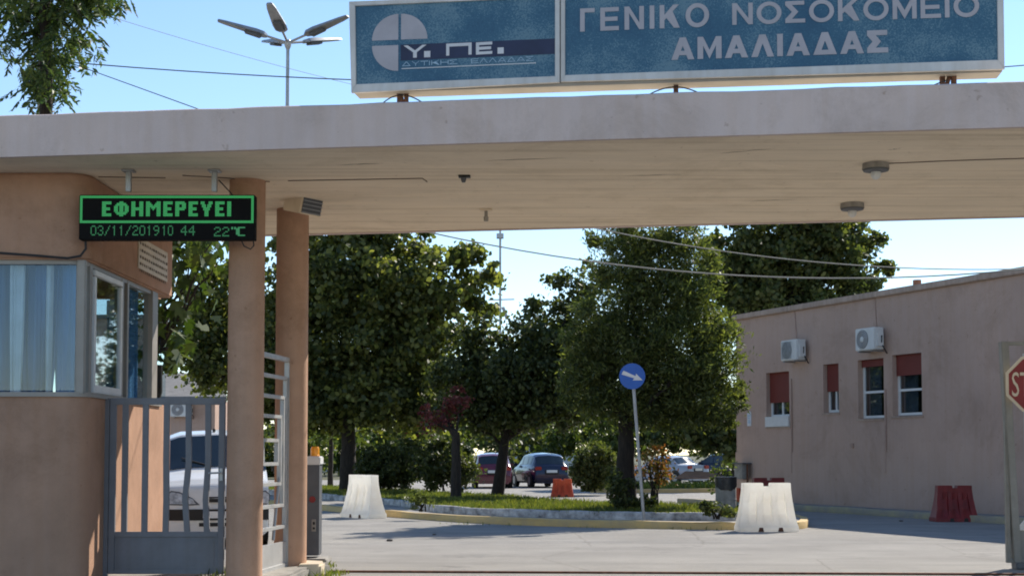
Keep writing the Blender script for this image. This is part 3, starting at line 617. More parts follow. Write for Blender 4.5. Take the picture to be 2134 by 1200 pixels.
# cable from the booth window to the display
mb = MB(); pts = [(0, 527, 15.44), (70, 532, 15.44), (140, 538, 15.44), (168, 533, 15.43), (179, 518, 15.42), (178, 495, 15.42)]
mb.tube([at_y(*q) for q in smooth2([(-60, 522, 15.44)] + pts)] if False else [at_y(*q) for q in [(-60, 522, 15.44)] + pts], .013, 7); tag(mb.build('display_cable', 'cable'), 'black cable looping along the booth window head up to the green display', 'cable')

# ------------------------------------------------------------------ LED display
yl = 15.30
A, Bq = at_y(165, 406, yl), at_y(530, 499, yl)
led = thing('led_display', 'black electronic board with glowing green text hung under the canopy', 'display', ((A.x + Bq.x) / 2, yl, A.z))
mb = MB(); mb.box(((A.x + Bq.x) / 2, yl + .075, (A.z + Bq.z) / 2), (Bq.x - A.x, .14, A.z - Bq.z)); mb.build('housing', 'led_case', led, bevel=.006)
def LP(u, v): return at_y(u, v, yl)
mb = MB()
zt0, zb0 = LP(0, 408).z, LP(0, 465).z; xl0, xr0 = LP(167, 420).x, LP(529, 420).x; bw = .030; px_ = .0135
def dot(mb, x, z, s=px_ * .80): mb.face([(x - s / 2, yl - .003, z - s / 2), (x + s / 2, yl - .003, z - s / 2), (x + s / 2, yl - .003, z + s / 2), (x - s / 2, yl - .003, z + s / 2)])
nx = round((xr0 - xl0) / px_); nz_ = round((zt0 - zb0) / px_); sx_, sz_ = (xr0 - xl0) / nx, (zt0 - zb0) / nz_
for i in range(nx):
    for j in range(nz_):
        if i < 2 or i >= nx - 2 or j < 2 or j >= nz_ - 2: dot(mb, xl0 + (i + .5) * sx_, zt0 - (j + .5) * sz_, px_ * .92)
mb.build('border_lights', 'led_green', led)
BIG = {'Ε': ['#######', '#######', '###....', '###....', '######.', '######.', '###....', '###....', '#######', '#######'],
       'Φ': ['....###....', '..#######..', '.#########.', '###.###.###', '###.###.###', '###.###.###', '###.###.###', '.#########.', '..#######..', '....###....'],
       'Η': ['###...###'] * 4 + ['#########'] * 2 + ['###...###'] * 4,
       'Μ': ['###.....###', '####...####', '#####.#####', '###########', '###.###.###', '###..#..###', '###.....###', '###.....###', '###.....###', '###.....###'],
       'Ρ': ['#######.', '########', '###..###', '###..###', '########', '#######.', '###.....', '###.....', '###.....', '###.....'],
       'Υ': ['###...###', '###...###', '.###.###.', '.###.###.', '..#####..', '..#####..', '...###...', '...###...', '...###...', '...###...'],
       'Ι': ['###'] * 10}
word = 'ΕΦΗΜΕΡΕΥΕΙ'; tw = sum(len(BIG[c][0]) + 2 for c in word) - 2
x0, x1 = LP(213, 420).x, LP(482, 420).x; zt1, zb1 = LP(0, 420).z, LP(0, 451).z; sx_ = (x1 - x0) / tw; sz_ = (zt1 - zb1) / 10; col_ = 0
for ch in word:
    mb = MB()
    for j, row in enumerate(BIG[ch]):
        for i, k in enumerate(row):
            if k == '#':
                cx_, cz_ = x0 + (col_ + i + .5) * sx_, zt1 - (j + .5) * sz_; hx, hz = sx_ * .47, sz_ * .44
                mb.face([(cx_ - hx, yl - .003, cz_ - hz), (cx_ + hx, yl - .003, cz_ - hz), (cx_ + hx, yl - .003, cz_ + hz), (cx_ - hx, yl - .003, cz_ + hz)])
    col_ += len(BIG[ch][0]) + 2; mb.build('letter', 'led_green', led)
D5 = {'0': ['.###.', '#...#', '#...#', '#...#', '#...#', '#...#', '.###.'], '1': ['..#..', '.##..', '..#..', '..#..', '..#..', '..#..', '..#..'],
      '2': ['.###.', '#...#', '....#', '..##.', '.#...', '#....', '#####'], '3': ['.###.', '#...#', '....#', '..##.', '....#', '#...#', '.###.'],
      '4': ['...#.', '..##.', '.#.#.', '#..#.', '#####', '...#.', '...#.'], '9': ['.###.', '#...#', '#...#', '.####', '....#', '...#.', '.##..'],
      '/': ['....#', '...#.', '...#.', '..#..', '.#...', '.#...', '#....'], '°': ['##.##', '##.##', '.....', '.....', '.....', '.....', '.....'], 'C': ['.####', '##...', '##...', '##...', '##...', '##...', '.####']}
def small(s, u0, u1, v0, v1, fat=.40):
    mb = MB()
    xa, xb = LP(u0, v0).x, LP(u1, v0).x; za, zb_ = LP(u0, v0).z, LP(u0, v1).z
    n = len(s) * 6 - 1; a_ = (xb - xa) / n; h_ = (za - zb_) / 7
    for k, ch in enumerate(s):
        if ch in D5:
            for j, row in enumerate(D5[ch]):
                for i, q in enumerate(row):
                    if q == '#':
                        cx_, cz_ = xa + (k * 6 + i + .5) * a_, za - (j + .5) * h_; hx, hz = a_ * fat, h_ * fat
                        mb.face([(cx_ - hx, yl - .003, cz_ - hz), (cx_ + hx, yl - .003, cz_ - hz), (cx_ + hx, yl - .003, cz_ + hz), (cx_ - hx, yl - .003, cz_ + hz)])
    mb.build('lettering', 'led_dim', led)
small('03/11/2019', 189, 332, 470, 491); small('10', 337, 361, 470, 491); small('44', 377, 407, 470, 491); small('22', 446, 478, 473, 493); small('°', 482, 492, 473, 491, .5); small('C', 492, 511, 473, 492, .5)

for u in (268, 447):
    p = at_y(u, 400, yl + .075); mb = MB(); mb.box((p.x, p.y, (p.z + SZ) / 2), (.055, .055, SZ - p.z - .004)); mb.box((p.x, p.y, SZ - .012), (.13, .13, .02)); mb.build('hanger', 'galv', led, bevel=.004)
mb = MB(); mb.tube([LP(500, 499) + Vector((0, .1, 0)), LP(505, 510) + Vector((0, .1, 0)), LP(518, 516) + Vector((0, .12, 0)), LP(525, 508) + Vector((0, .12, 0)), LP(524, 497) + Vector((0, .1, 0))], .008, 6)
mb.build('power_cable', 'cable', led); mb = MB(); mb.tube([LP(452, 372) + Vector((0, .1, 0)), LP(470, 392) + Vector((0, .3, 0)), LP(476, 405) + Vector((0, .45, 0))], .007, 6); mb.build('power_cable', 'cable', led)

# ------------------------------------------------------------------ pedestrian gate
yg = 16.3
def GX(u): return xu(u, yg)
def GZv(v): return zv(v, yg)
gate = thing('pedestrian_gate', 'grey steel pedestrian gate of vertical bars over a solid panel, closed', 'gate', (GX(350), yg, .16))
def gbar(mb, u0, u1, v0, v1, d=.05, y=yg): mb.box(((GX(u0) + GX(u1)) / 2, y, (GZv(v0) + GZv(v1)) / 2), (GX(u1) - GX(u0), d, GZv(v0) - GZv(v1)))
mb = MB(); gbar(mb, 230, 243, 843, 1195); gbar(mb, 457, 470, 843, 1195); gbar(mb, 230, 470, 829, 843); gbar(mb, 243, 457, 1107, 1118); gbar(mb, 243, 457, 1185, 1195); mb.build('frame', 'steel_grey', gate, bevel=.005)
mb = MB(); gbar(mb, 243, 457, 1118, 1185, .02); gbar(mb, 250, 450, 1125, 1178, .028); mb.build('lower_panel', 'steel_grey', gate, bevel=.003)
for u, ben in ((262, 0), (304, 0), (348, .006), (393, -.03), (434, -.02)):
    xz = GX(u); z0, z1 = GZv(1107), GZv(843); mb = MB(); h = .032
    pts = [(xz, z0), (xz + ben * .9, z0 + .25 * (z1 - z0)), (xz - ben * .3, z0 + .55 * (z1 - z0)), (xz, z1)] if ben else [(xz, z0), (xz, z1)]
    for (xa, za), (xb, zb_) in zip(pts, pts[1:]): mb.prism([(xa - h, yg - .02, za), (xa + h, yg - .02, za), (xb + h, yg - .02, zb_), (xb - h, yg - .02, zb_)], (0, .04, 0))
    mb.build('bar', 'steel_grey', gate)
mb = MB(); p = at_y(461, 988, yg - .03); mb.box(p, (.035, .02, .14)); mb.tube([p + Vector((0, -.01, .02)), p + Vector((0, -.05, .02))], .01, 8); mb.tube([p + Vector((0, -.05, .02)), p + Vector((-.135, -.05, .015))], .011, 8); mb.build('handle', 'silver', gate)
mb = MB(); mb.box(((GX(228) + bx) / 2 , yg, 1.15), (.055, .06, 2.0)); mb.build('hinge_post', 'steel_grey', gate)

# ornamental grille between the two columns
c1v, c2v = Vector((C1[0], C1[1], 0)), Vector((C2[0], C2[1], 0)); gd = c2v - c1v; gn = Vector((gd.y, -gd.x, 0)).normalized()
grille = thing('ornamental_grille', 'silver fixed grille of nested rectangles between the two pink columns', 'grille', c1v + gd * .5)
def rect_frame(mb, P, t0, t1, z0, z1, w, d, gn, length):
    wt = w / length
    for (a0, a1, b0, b1) in ((t0, t1, z1 - w, z1), (t0, t1, z0, z0 + w), (t0, t0 + wt, z0 + w, z1 - w), (t1 - wt, t1, z0 + w, z1 - w)):
        mb.obox(P(a0, b0) - gn * d / 2, P(a1, b0) - P(a0, b0), gn * d, (0, 0, b1 - b0))
def GP(t, z): return c1v + gd * t + Vector((0, 0, z))
mb = MB(); rect_frame(mb, GP, .09, .91, .14, 2.70, .055, .06, gn, gd.length); mb.build('outer_frame', 'silver', grille, bevel=.004)
for t1, z0, z1 in ((.865, .62, 2.46), (.80, .88, 2.22), (.735, 1.14, 1.985), (.67, 1.38, 1.70)):
    mb = MB(); rect_frame(mb, GP, 1 - t1, t1, z0, z1, .042, .05, gn, gd.length); mb.build('nested_frame', 'silver', grille, bevel=.003)
mb = MB(); mb.obox(GP(.12, .19) - gn * .012, gd * .76, gn * .024, (0, 0, .27)); mb.build('kick_panel', 'silver', grille)
mb = MB(); mb.tube([GP(.93, 2.5), GP(.60, .5)], .02, 6); mb.build('stay', 'galv', grille)

# ------------------------------------------------------------------ barrier machine
p = at_z(643, 1172, 0.0); px0, px1 = xu(618, p.y), xu(666, p.y); cxm = (px0 + px1) / 2; wm = px1 - px0
bar_m = thing('barrier_machine', 'grey parking barrier cabinet with white cap and orange beacon behind the column', 'barrier machine', (cxm, p.y + .16, 0))
zc0, zc1, zl = zv(968, p.y), zv(950, p.y), zv(930, p.y)
mb = MB(); mb.box((cxm, p.y + .17, .05 + zc0 / 2), (wm, .32, zc0 - .1)); mb.build('cabinet', 'steel_dark', bar_m, bevel=.012)
mb = MB(); mb.box((cxm, p.y + .17, (zc0 + zc1) / 2), (wm + .03, .36, zc1 - zc0)); mb.build('cap', 'plastic_white', bar_m, bevel=.015)
mb = MB(); mb.lathe((xu(654, p.y), p.y + .14, zc1), [(.068, 0), (.068, .015), (.062, .02), (.062, zl - zc1 - .03), (.05, zl - zc1)], 20); mb.build('beacon', 'orange_lamp', bar_m)
mb = MB(); q = at_y(651, 1040, p.y + .004); mb.lathe(q + Vector((0, 0, 0)), [(.001, .0), (.045, 0), (.045, .006)], 18, (0, -1, 0)); mb.build('red_disc', 'sign_red', bar_m)
mb = MB(); q = at_y(654, 1094, p.y); mb.box(q, (.06, .012, .17)); mb.build('label_plate', 'concrete', bar_m)
mb = MB(); q = at_y(654, 1094, p.y - .008); mb.box(q + Vector((0, 0, .03)), (.03, .004, .04)); mb.box(q - Vector((0, 0, .04)), (.03, .004, .03)); mb.build('label_print', 'black_plastic', bar_m)
mb = MB(); mb.box((cxm + .02, p.y + .12, .03), (wm + .22, .62, .08)); mb.build('plinth', 'concrete', bar_m, bevel=.015)

# ------------------------------------------------------------------ sliding gate and stop sign at the right edge
yr = 19.2
def RX(u): return xu(u, yr)
def RZ(v): return zv(v, yr)
sg = thing('sliding_gate', 'grey painted sliding gate with heavy end post and nested rectangle pattern, parked open', 'gate', (RX(2100), yr, 0))
mb = MB(); lean = RX(2110) - RX(2096)
mb.prism([(RX(2106), yr - .07, .0), (RX(2121), yr - .07, .0), (RX(2101), yr - .07, RZ(712)), (RX(2086), yr - .07, RZ(712))], (0, .14, 0)); mb.build('end_post', 'post_grey', sg, bevel=.006)
gl_ = 3.2; gx0 = RX(2092)
def QP(t, z): return Vector((gx0 + gl_ * t, yr, z))
mb = MB(); rect_frame(mb, QP, .0, 1, .08, RZ(712), .05, .08, Vector((0, 1, 0)), gl_); mb.build('outer_frame', 'post_grey', sg, bevel=.005)
for k in range(4):
    t0 = .085 + .06 * k; mb = MB(); rect_frame(mb, QP, t0, 1 - t0, .75 + .23 * k, 2.86 - .22 * k, .045, .05, Vector((0, 1, 0)), gl_); mb.build('nested_frame', 'silver', sg, bevel=.003)
mb = MB(); mb.obox((gx0 + .14, yr - .012, .12), (gl_ - .2, 0, 0), (0, .024, 0), (0, 0, RZ(1100) - .12)); mb.build('kick_panel', 'post_grey', sg)
mb = MB(); a, b = at_y(2117, 1104, yr - .05), at_y(2150, 1066, yr - .05); mb.prism([a, a + Vector((.5, 0, 0)), b + Vector((.5, 0, 0)), b], (0, .02, 0)); mb.build('corner_gusset', 'silver', sg)
mb = MB(); mb.box((RX(2118) , yr - .06, .05), (.18, .2, .08)); mb.build('roller_box', 'steel_dark', sg, bevel=.01)
ys = yr - .16; sc_ = at_y(2154, 800, ys); ro = 57.5 / F * ys
stop = thing('stop_sign', 'faded red octagonal STOP sign with cream rim fixed to the sliding gate', 'sign', (sc_.x, ys, sc_.z - ro))
def octo(r_): return [(sc_.x + r_ / math.cos(R(22.5)) * math.cos(R(22.5 + 45 * k)), ys, sc_.z + r_ / math.cos(R(22.5)) * math.sin(R(22.5 + 45 * k))) for k in range(8)]
mb = MB(); mb.prism(octo(ro), (0, .012, 0)); mb.build('rim', 'cream', stop)
mb = MB(); mb.prism([(x, y - .003, z) for x, y, z in octo(ro * .9)], (0, .002, 0)); mb.build('face', 'sign_red', stop)
mb = MB(); a, b, c = at_y(2109, 826, ys - .005), at_y(2199, 826, ys - .005), at_y(2109, 775, ys - .005); text_on(mb, 'STOP', a, b - a, c - a, .0); mb.build('lettering', 'cream', stop)
mb = MB(); mb.box((sc_.x, ys + .04, sc_.z), (.06, .05, .5)); mb.build('bracket', 'galv', stop)

# ------------------------------------------------------------------ hospital wing on the right
WH = 5.6
def WP(u, v, t=0.0):
    p = at_p(u, v, PC + WN * t, WN); return (p - PC).dot(WD), p.z
wing = thing('hospital_wing', 'long single storey pink hospital wing with red shuttered windows along the driveway', 'building', (9.2, 38.5, 0))
wins = {'a': (1597, 1645, 775, 889), 'b': (1716, 1748, 758, 860), 'c': (1788, 1842, 748, 872), 'd': (1860, 1921, 737, 866)}
WR = {}
for k, (u0, u1, v0, v1) in wins.items():
    uc, vc = (u0 + u1) / 2, (v0 + v1) / 2; WR[k] = (WP(u0, vc)[0], WP(u1, vc)[0], WP(uc, v1)[1], WP(uc, v0)[1])
SE = 26.0
def holes_wall(mb, s0, s1, z0, z1, holes, depth):
    ss = sorted({s0, s1} | {h[0] for h in holes} | {h[1] for h in holes}); zs = sorted({z0, z1} | {h[2] for h in holes} | {h[3] for h in holes})
    for a, b in zip(ss, ss[1:]):
        for c, d in zip(zs, zs[1:]):
            if not any(h[0] <= a and b <= h[1] and h[2] <= c and d <= h[3] for h in holes): mb.face([W(a, 0, c), W(b, 0, c), W(b, 0, d), W(a, 0, d)])
    for a, b, c, d in holes:
        for p_, q in (((a, c), (b, c)), ((b, c), (b, d)), ((b, d), (a, d)), ((a, d), (a, c))):
            mb.face([W(p_[0], 0, p_[1]), W(q[0], 0, q[1]), W(q[0], -depth, q[1]), W(p_[0], -depth, p_[1])])
    mb.face([W(s0, 0, z0), W(s0, 0, z1), W(s0, -9, z1), W(s0, -9, z0)]); mb.face([W(s1, 0, z0), W(s1, 0, z1), W(s1, -9, z1), W(s1, -9, z0)]); mb.face([W(s0, -9, z0), W(s1, -9, z0), W(s1, -9, z1), W(s0, -9, z1)])
# dado line follows the slightly falling site
ZD = (WP(1540, 952)[1] + WP(2090, 926)[1]) / 2
mb = MB(); holes_wall(mb, 0, SE, ZD, WH - .001, list(WR.values()), .22); mb.build('wall', 'wing_pink', wing, recalc=False)
mb = MB(); mb.prism([W(-.03, .03, 0), W(SE, .03, 0), W(SE, -8.9, 0), W(-.03, -8.9, 0)], (0, 0, ZD)); mb.build('dado', 'wing_pink', wing, bevel=.008)
mb = MB(); mb.prism([W(-.10, .10, WH), W(SE + .1, .10, WH), W(SE + .1, -9.1, WH), W(-.1, -9.1, WH)], (0, 0, .16)); mb.build('parapet', 'wing_trim', wing, bevel=.02)
for k, (s0, s1, z0, z1) in WR.items():
    wd, hh = s1 - s0, z1 - z0; w = .065; f0 = z0 + (.30 if k == 'a' else 0.02)
    o = thing('window', None, None, W((s0 + s1) / 2, -.2, z0)); o.parent = wing; o.location = W((s0 + s1) / 2, -.2, z0) - WL[wing.name]
    mb = MB()
    def wb(a0, a1, b0, b1, t=-.17, d=.05, mb=None): mb.obox(W(a0, t, b0), WD * (a1 - a0), -WN * d, (0, 0, b1 - b0))
    wb(s0, s1, f0, f0 + w, mb=mb); wb(s0, s1, z1 - w, z1, mb=mb); wb(s0, s0 + w, f0 + w, z1 - w, mb=mb); wb(s1 - w, s1, f0 + w, z1 - w, mb=mb)
    if k in 'cd': zm = WP(1815, 816)[1]; wb(s0 + w, s1 - w, zm - .03, zm + .03, mb=mb)
    else: wb((s0 + s1) / 2 - .03, (s0 + s1) / 2 + .03, f0 + w, z1 - w, mb=mb)
    mb.build('frame', 'white_frame', o)
    mb = MB(); wb(s0 + w, s1 - w, f0 + w, z1 - w, -.20, .006, mb=mb); mb.build('pane', 'pane_dark', o)
    zs_ = {'a': WP(1620, 838)[1], 'b': WP(1732, 815)[1], 'c': WP(1815, 763)[1], 'd': WP(1890, 781)[1]}[k]
    mb = MB(); n = max(2, int((z1 - zs_) / .055))
    for i in range(n): mb.obox(W(s0 + .015, -.115 - .004, zs_ + (z1 - zs_) * i / n), WD * (wd - .03), -WN * .018, (0, 0, (z1 - zs_) / n - .008))
    mb.obox(W(s0 + .015, -.128, zs_), WD * (wd - .03), -WN * .012, (0, 0, z1 - zs_)); mb.build('shutter', 'shutter_red', o)
    mb = MB(); wb(s0 + .02, s0 + wd * .5, f0 + .03, z1 - .1, -.34, .02, mb=mb); mb.build('net_curtain', 'curtain_white', o)
    mb = MB(); mb.obox(W(s0 - .06, .03, z0 - .05), WD * (wd + .12), -WN * .24, (0, 0, .048)); mb.build('sill', 'wing_trim', wing, bevel=.006)
    if k == 'a':
        mb = MB(); wb(s0 + .005, s1 + .02, z0 + .005, f0, .06, .22, mb=mb); mb.build('lower_panel', 'plastic_white', o, bevel=.006)
mb = MB(); mb.face([W(.05, -1.2, .3), W(SE - .1, -1.2, .3), W(SE - .1, -1.2, WH - .1), W(.05, -1.2, WH - .1)]); mb.build('inner_wall', 'interior', wing)
# roof tiles just showing over the parapet
mb = MB()
for i in range(40): s_ = .6 + i * .55; mb.tube([W(s_, -2.2, WH + .16), W(s_, -5.5, WH + .62)], .16, 8)
mb.prism([W(0, -1.4, WH + .15), W(SE, -1.4, WH + .15), W(SE, -5.5, WH + .55), W(0, -5.5, WH + .55)], (0, 0, .02)); mb.build('tile_roof', 'roof_tile', wing)
mb = MB(); s_, z_ = WP(1872, 606); mb.tube([W(s_ + .5, -.2, WH + .14), W(s_ + .5, -.2, WH + .32)], .11, 8); mb.build('vent', 'roof_tile', wing)
for u, v0, v1 in ((1650, 790, 985), (1846, 810, 985)):
    (sa, za), (sb, zb_) = WP(u, v0), WP(u + 2, v1); mb = MB(); mb.tube([W(sa, .025, za), W(sb, .025, zb_)], .022, 7); mb.build('conduit', 'wing_dado', wing)
for u, v0, v1 in ((1657, 650, 706), (1824, 640, 684)):
    (sa, za), (sb, zb_) = WP(u, v0), WP(u + 4, v1); mb = MB(); mb.tube([W(sa, .015, WH - .02), W(sb, .015, zb_)], .010, 5); mb.build('conduit', 'wing_dado', wing)
mb = MB(); s_, z_ = WP(1777, 928); mb.obox(W(s_ - .06, .001, z_ - .06), WD * .12, WN * .04, (0, 0, .12)); mb.build('junction_box', 'wing_dado', wing)

def ac_unit(s, z, label, parent_fn, fan=True, w=.82, h=.58, d=.30):
    """outdoor air conditioner; parent_fn(s, t, z) gives the wall point"""
    t = thing('air_conditioner', label, 'air conditioner', parent_fn(s, .2, z), 0, 'outdoor air conditioners on the walls')
    ds = (parent_fn(s + 1, 0, 0) - parent_fn(s, 0, 0)); dn = parent_fn(s, 1, 0) - parent_fn(s, 0, 0)
    P = lambda a, b, c: parent_fn(s + a, b, z + c)
    mb = MB(); mb.obox(P(-w / 2, .08, 0), ds * w, dn * d, (0, 0, h)); mb.build('casing', 'plastic_white', t, bevel=.02)
    mb = MB(); cx_ = P(-w * .12, .08 + d, h / 2)
    mb.lathe(cx_, [(.001, -.002), (h * .43, -.002), (h * .43, .006), (h * .40, .008)], 30, dn); mb.build('fan_opening', 'steel_grey', t)
    mb = MB()
    for r_ in (.38, .30, .22, .14):
        pts = [cx_ + dn * .016 + ds * (r_ * h * math.cos(2 * math.pi * k / 24)) + Vector((0, 0, r_ * h * math.sin(2 * math.pi * k / 24))) for k in range(25)]; mb.tube(pts, .006, 4)
    if fan: mb.lathe(cx_, [(.07, .005), (.07, .02), (.05, .03)], 16, dn)
    else:
        for k in range(-7, 8): mb.tube([cx_ + dn * .017 + ds * (k * .033) + Vector((0, 0, -h * .42)), cx_ + dn * .017 + ds * (k * .033) + Vector((0, 0, h * .42))], .006, 4)
    mb.build('grille', 'plastic_white' if fan else 'galv', t)
    mb = MB(); mb.obox(P(w / 2 + .001, .12, .08), dn * .2, ds * .05, (0, 0, h * .62)); mb.build('pipe_cover', 'plastic_white', t, bevel=.01)
    mb = MB(); mb.tube([P(w / 2 + .03, .16, .12), P(w / 2 + .09, .14, .02), P(w / 2 + .05, .03, -.10)], .018, 6); mb.tube([P(w / 2 + .03, .2, .3), P(w / 2 + .08, .2, .36), P(w / 2 + .06, .2, .18)], .014, 6); mb.build('pipe', 'black_plastic', t)
    for a in (-.27, .27):
        mb = MB(); mb.obox(P(a - .02, .0, -.045), ds * .04, dn * (d + .08), (0, 0, .035)); mb.build('bracket', 'galv', t)
    return t
s_, z_ = WP(1655, 751, .2); ac_unit(s_, z_, 'white air conditioner above the first red shuttered window, farther from the gate', W, False)
s_, z_ = WP(1814, 730, .2); ac_unit(s_, z_, 'white air conditioner with round fan above the tall glazed windows', W, True)
# small plaques and letter box on the wing
s_, z_ = WP(1562, 872)
t = thing('wall_plaque', 'small white arched plaque with grey marks near the corner of the pink wing', 'sign', W(s_, .01, z_))
mb = MB(); mb.prism([W(s_ + x * .22, .004, z_ + y * .44) for x, y in ((-.5, -.5), (.5, -.5), (.5, .36), (.3, .5), (-.3, .5), (-.5, .36))], WN * .012); mb.build('plate', 'letter_pale', t)
mb = MB()
for a, b, c, d in ((-.34, .34, .16, .24), (-.30, .30, .02, .08), (-.12, .12, -.32, -.06), (-.3, -.2, -.3, -.2), (.2, .3, -.3, -.2)): mb.obox(W(s_ + a * .22, .018, z_ + c * .44), WD * ((b - a) * .22), WN * .002, (0, 0, (d - c) * .44))
mb.build('marks', 'letter_blue', t)
s_, z_ = WP(1551, 998, .25)
t = thing('letter_box', 'small grey letter box on a post by the corner of the pink wing', 'letter box', W(s_, .2, .1))
mb = MB(); mb.obox(W(s_ - .42, .10, z_), WD * .46, WN * .24, (0, 0, .46)); mb.build('box', 'concrete', t, bevel=.015)
mb = MB(); mb.obox(W(s_ - .48, .06, z_ + .46), WD * .58, WN * .32, (0, 0, .03)); mb.build('lid', 'steel_dark', t)
mb = MB(); p0_ = W(s_ + .10, .2, 0); mb.tube([(p0_.x, p0_.y, .1), (p0_.x, p0_.y, z_ + .45)], .03, 8); mb.build('post', 'rust', t)

# ------------------------------------------------------------------ plastic road barriers
def barrier_mb(L=1.2, H=.92, D=.46, seed=0):
    """jersey barrier: heights x columns, front and back skins, notched top, recessed panels with ribs, fork openings"""
    hs = [0, .09, .10, .14, .34, .36, .60, .62, .80, .88, .925, 1.0]
    hl = [.5, .5, .5, .49, .455, .452, .428, .426, .41, .405, .403, .40]
    hd = [.5, .5, .49, .44, .36, .355, .25, .24, .2, .195, .195, .195]
    xs = [-1, -.93, -.72, -.70, -.42, -.40, -.16, -.14, .14, .16, .40, .42, .70, .72, .93, 1]
    mb = MB(); nx = len(xs); vs = []
    for side in (-1, 1):
        for j, h in enumerate(hs):
            for i, x in enumerate(xs):
                d = hd[j] * D
                if 3 <= j <= 8 and (3 <= i <= 4 or 7 <= i <= 8 or 11 <= i <= 12) and 4 <= j <= 7: d -= .05
                z = h * H
                if j == len(hs) - 1 and i in (7, 8): z -= .07 * H
                vs.append((x * hl[j] * L, side * d, z))
    fs = []; off = len(hs) * nx
    for sd in (0, 1):
        for j in range(len(hs) - 1):
            for i in range(nx - 1):
                a = sd * off + j * nx + i; q = (a, a + 1, a + nx + 1, a + nx); fs.append(q if sd == 0 else q[::-1])
    t = (len(hs) - 1) * nx
    for i in range(nx - 1):
        fs.append((t + i, t + i + 1, off + t + i + 1, off + t + i)); fs.append((i + 1, i, off + i, off + i + 1))
    for j in range(len(hs) - 1):
        fs.append((j * nx, (j + 1) * nx, off + (j + 1) * nx, off + j * nx)); b = nx - 1; fs.append((j * nx + b, off + j * nx + b, off + (j + 1) * nx + b, (j + 1) * nx + b))
    mb.add(vs, fs)
    return mb
def barrier(u, v, L, H, D, rz, m, label, dirt='rust'):
    p = at_z(u, v, 0)
    t = thing('road_barrier', label, 'barrier', (p.x, p.y, 0), rz, 'plastic road barriers')
    barrier_mb(L, H, D).build('body', m, t, local=True, bevel=.012, smooth=40)
    for x in (-.13, .2):
        mb = MB(); mb.prism([(x * L - .055, -D * .5 - .003, .005), (x * L + .055, -D * .5 - .003, .005), (x * L + .035, -D * .5 - .003, .085), (x * L - .035, -D * .5 - .003, .085)], (0, .02, 0)); mb.build('fork_slot', dirt, t, local=True)
    return t
barrier(1597, 1106.5, 1.18, .95, .46, R(3), 'barrier_white', 'white plastic road barrier on the tip of the yellow kerbed island')
barrier(757, 1078, 1.25, 1.02, .52, R(-52), 'barrier_white', 'white plastic road barrier turned sideways on the kerb near the barrier machine')
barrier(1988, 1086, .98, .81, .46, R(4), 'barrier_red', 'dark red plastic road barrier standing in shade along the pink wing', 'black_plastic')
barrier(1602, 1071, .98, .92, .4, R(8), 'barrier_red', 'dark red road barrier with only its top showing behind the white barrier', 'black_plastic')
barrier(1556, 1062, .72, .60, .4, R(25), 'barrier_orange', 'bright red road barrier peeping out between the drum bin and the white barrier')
o = barrier(1172, 1035, .80, .64, .42, R(-6), 'barrier_orange', 'orange red road barrier at the back of the grass near the parked cars')

# ------------------------------------------------------------------ blue direction sign
p = at_z(1342, 1085, .135); top_ = at_y(1317, 784, p.y)
ds = thing('direction_sign', 'round blue traffic sign with white arrow on a leaning grey pole', 'traffic sign', p)
mb = MB(); mb.tube([p, (top_.x, p.y, top_.z + .2)], .033, 12); mb.build('pole', 'galv', ds)
dc = Vector((top_.x, p.y - .05, top_.z)); r = 27 / F * p.y
mb = MB(); mb.lathe(dc, [(r, 0), (r, .012)], 40, (0, -1, 0)); mb.build('disc', 'sign_blue', ds)
a0 = R(-21); ax_ = Vector((math.cos(a0), 0, math.sin(a0))); ay_ = Vector((-math.sin(a0), 0, math.cos(a0)))
mb = MB(); mb.face([dc + Vector((0, -.016, 0)) + ax_ * (x * r) + ay_ * (y * r) for x, y in ((-.82, -.16), (.20, -.09), (.14, -.28), (.86, 0), (.20, .30), (.24, .10), (-.78, .17))]); mb.build('arrow', 'plastic_white', ds)
mb = MB(); mb.box(dc + Vector((0, .03, .05)), (.12, .04, .05)); mb.build('clamp', 'galv', ds)

# drum bin
p = at_z(1513, 1062, .235)
bn = thing('drum_bin', 'pale metal drum bin with black liner folded over its rim', 'bin', p)
rb = 21.5 / F * p.y; hb = .74
mb = MB(); mb.lathe(p, [(rb, 0), (rb, hb * .3), (rb * 1.02, hb * .31), (rb * 1.02, hb * .34), (rb, hb * .35), (rb, hb * .95), (rb * .96, hb)], 28); mb.build('drum', 'concrete', bn)
mb = MB(); n = 32; vs = []; rnd = random.Random(8)
for k in range(n):
    a = 2 * math.pi * k / n; dip = .12 + .17 * max(0, -math.sin(a)) ** .7 + rnd.uniform(-.015, .015); rr = rb * (1.05 + rnd.uniform(0, .03)); c, s_ = math.cos(a), math.sin(a)
    vs += [p + Vector((c * rr, s_ * rr, hb - dip)), p + Vector((c * rr * 1.01, s_ * rr * 1.01, hb - dip * .4)), p + Vector((c * rr, s_ * rr, hb + .02)), p + Vector((c * rb * .85, s_ * rb * .85, hb + .01)), p + Vector((c * rb * .8, s_ * rb * .8, hb - .2))]
fs = [(k * 5 + j, ((k + 1) % n) * 5 + j, ((k + 1) % n) * 5 + j + 1, k * 5 + j + 1) for k in range(n) for j in range(4)]
mb.add(vs, fs); mb.build('liner', 'bin_bag', bn, smooth=60)
mb = MB(); p = at_z(1450, 1006, .15); mb.prism([(p.x - 1.0, p.y, .35), (p.x + .9, p.y - .1, .35), (p.x + 1.1, p.y + 1.5, .62), (p.x - .3, p.y + 1.6, .66)], (0, 0, .03)); tag(mb.build('rusty_sheet', 'rust_board'), 'rusty brown sheet lying tilted on the verge in front of parked cars', 'metal sheet')

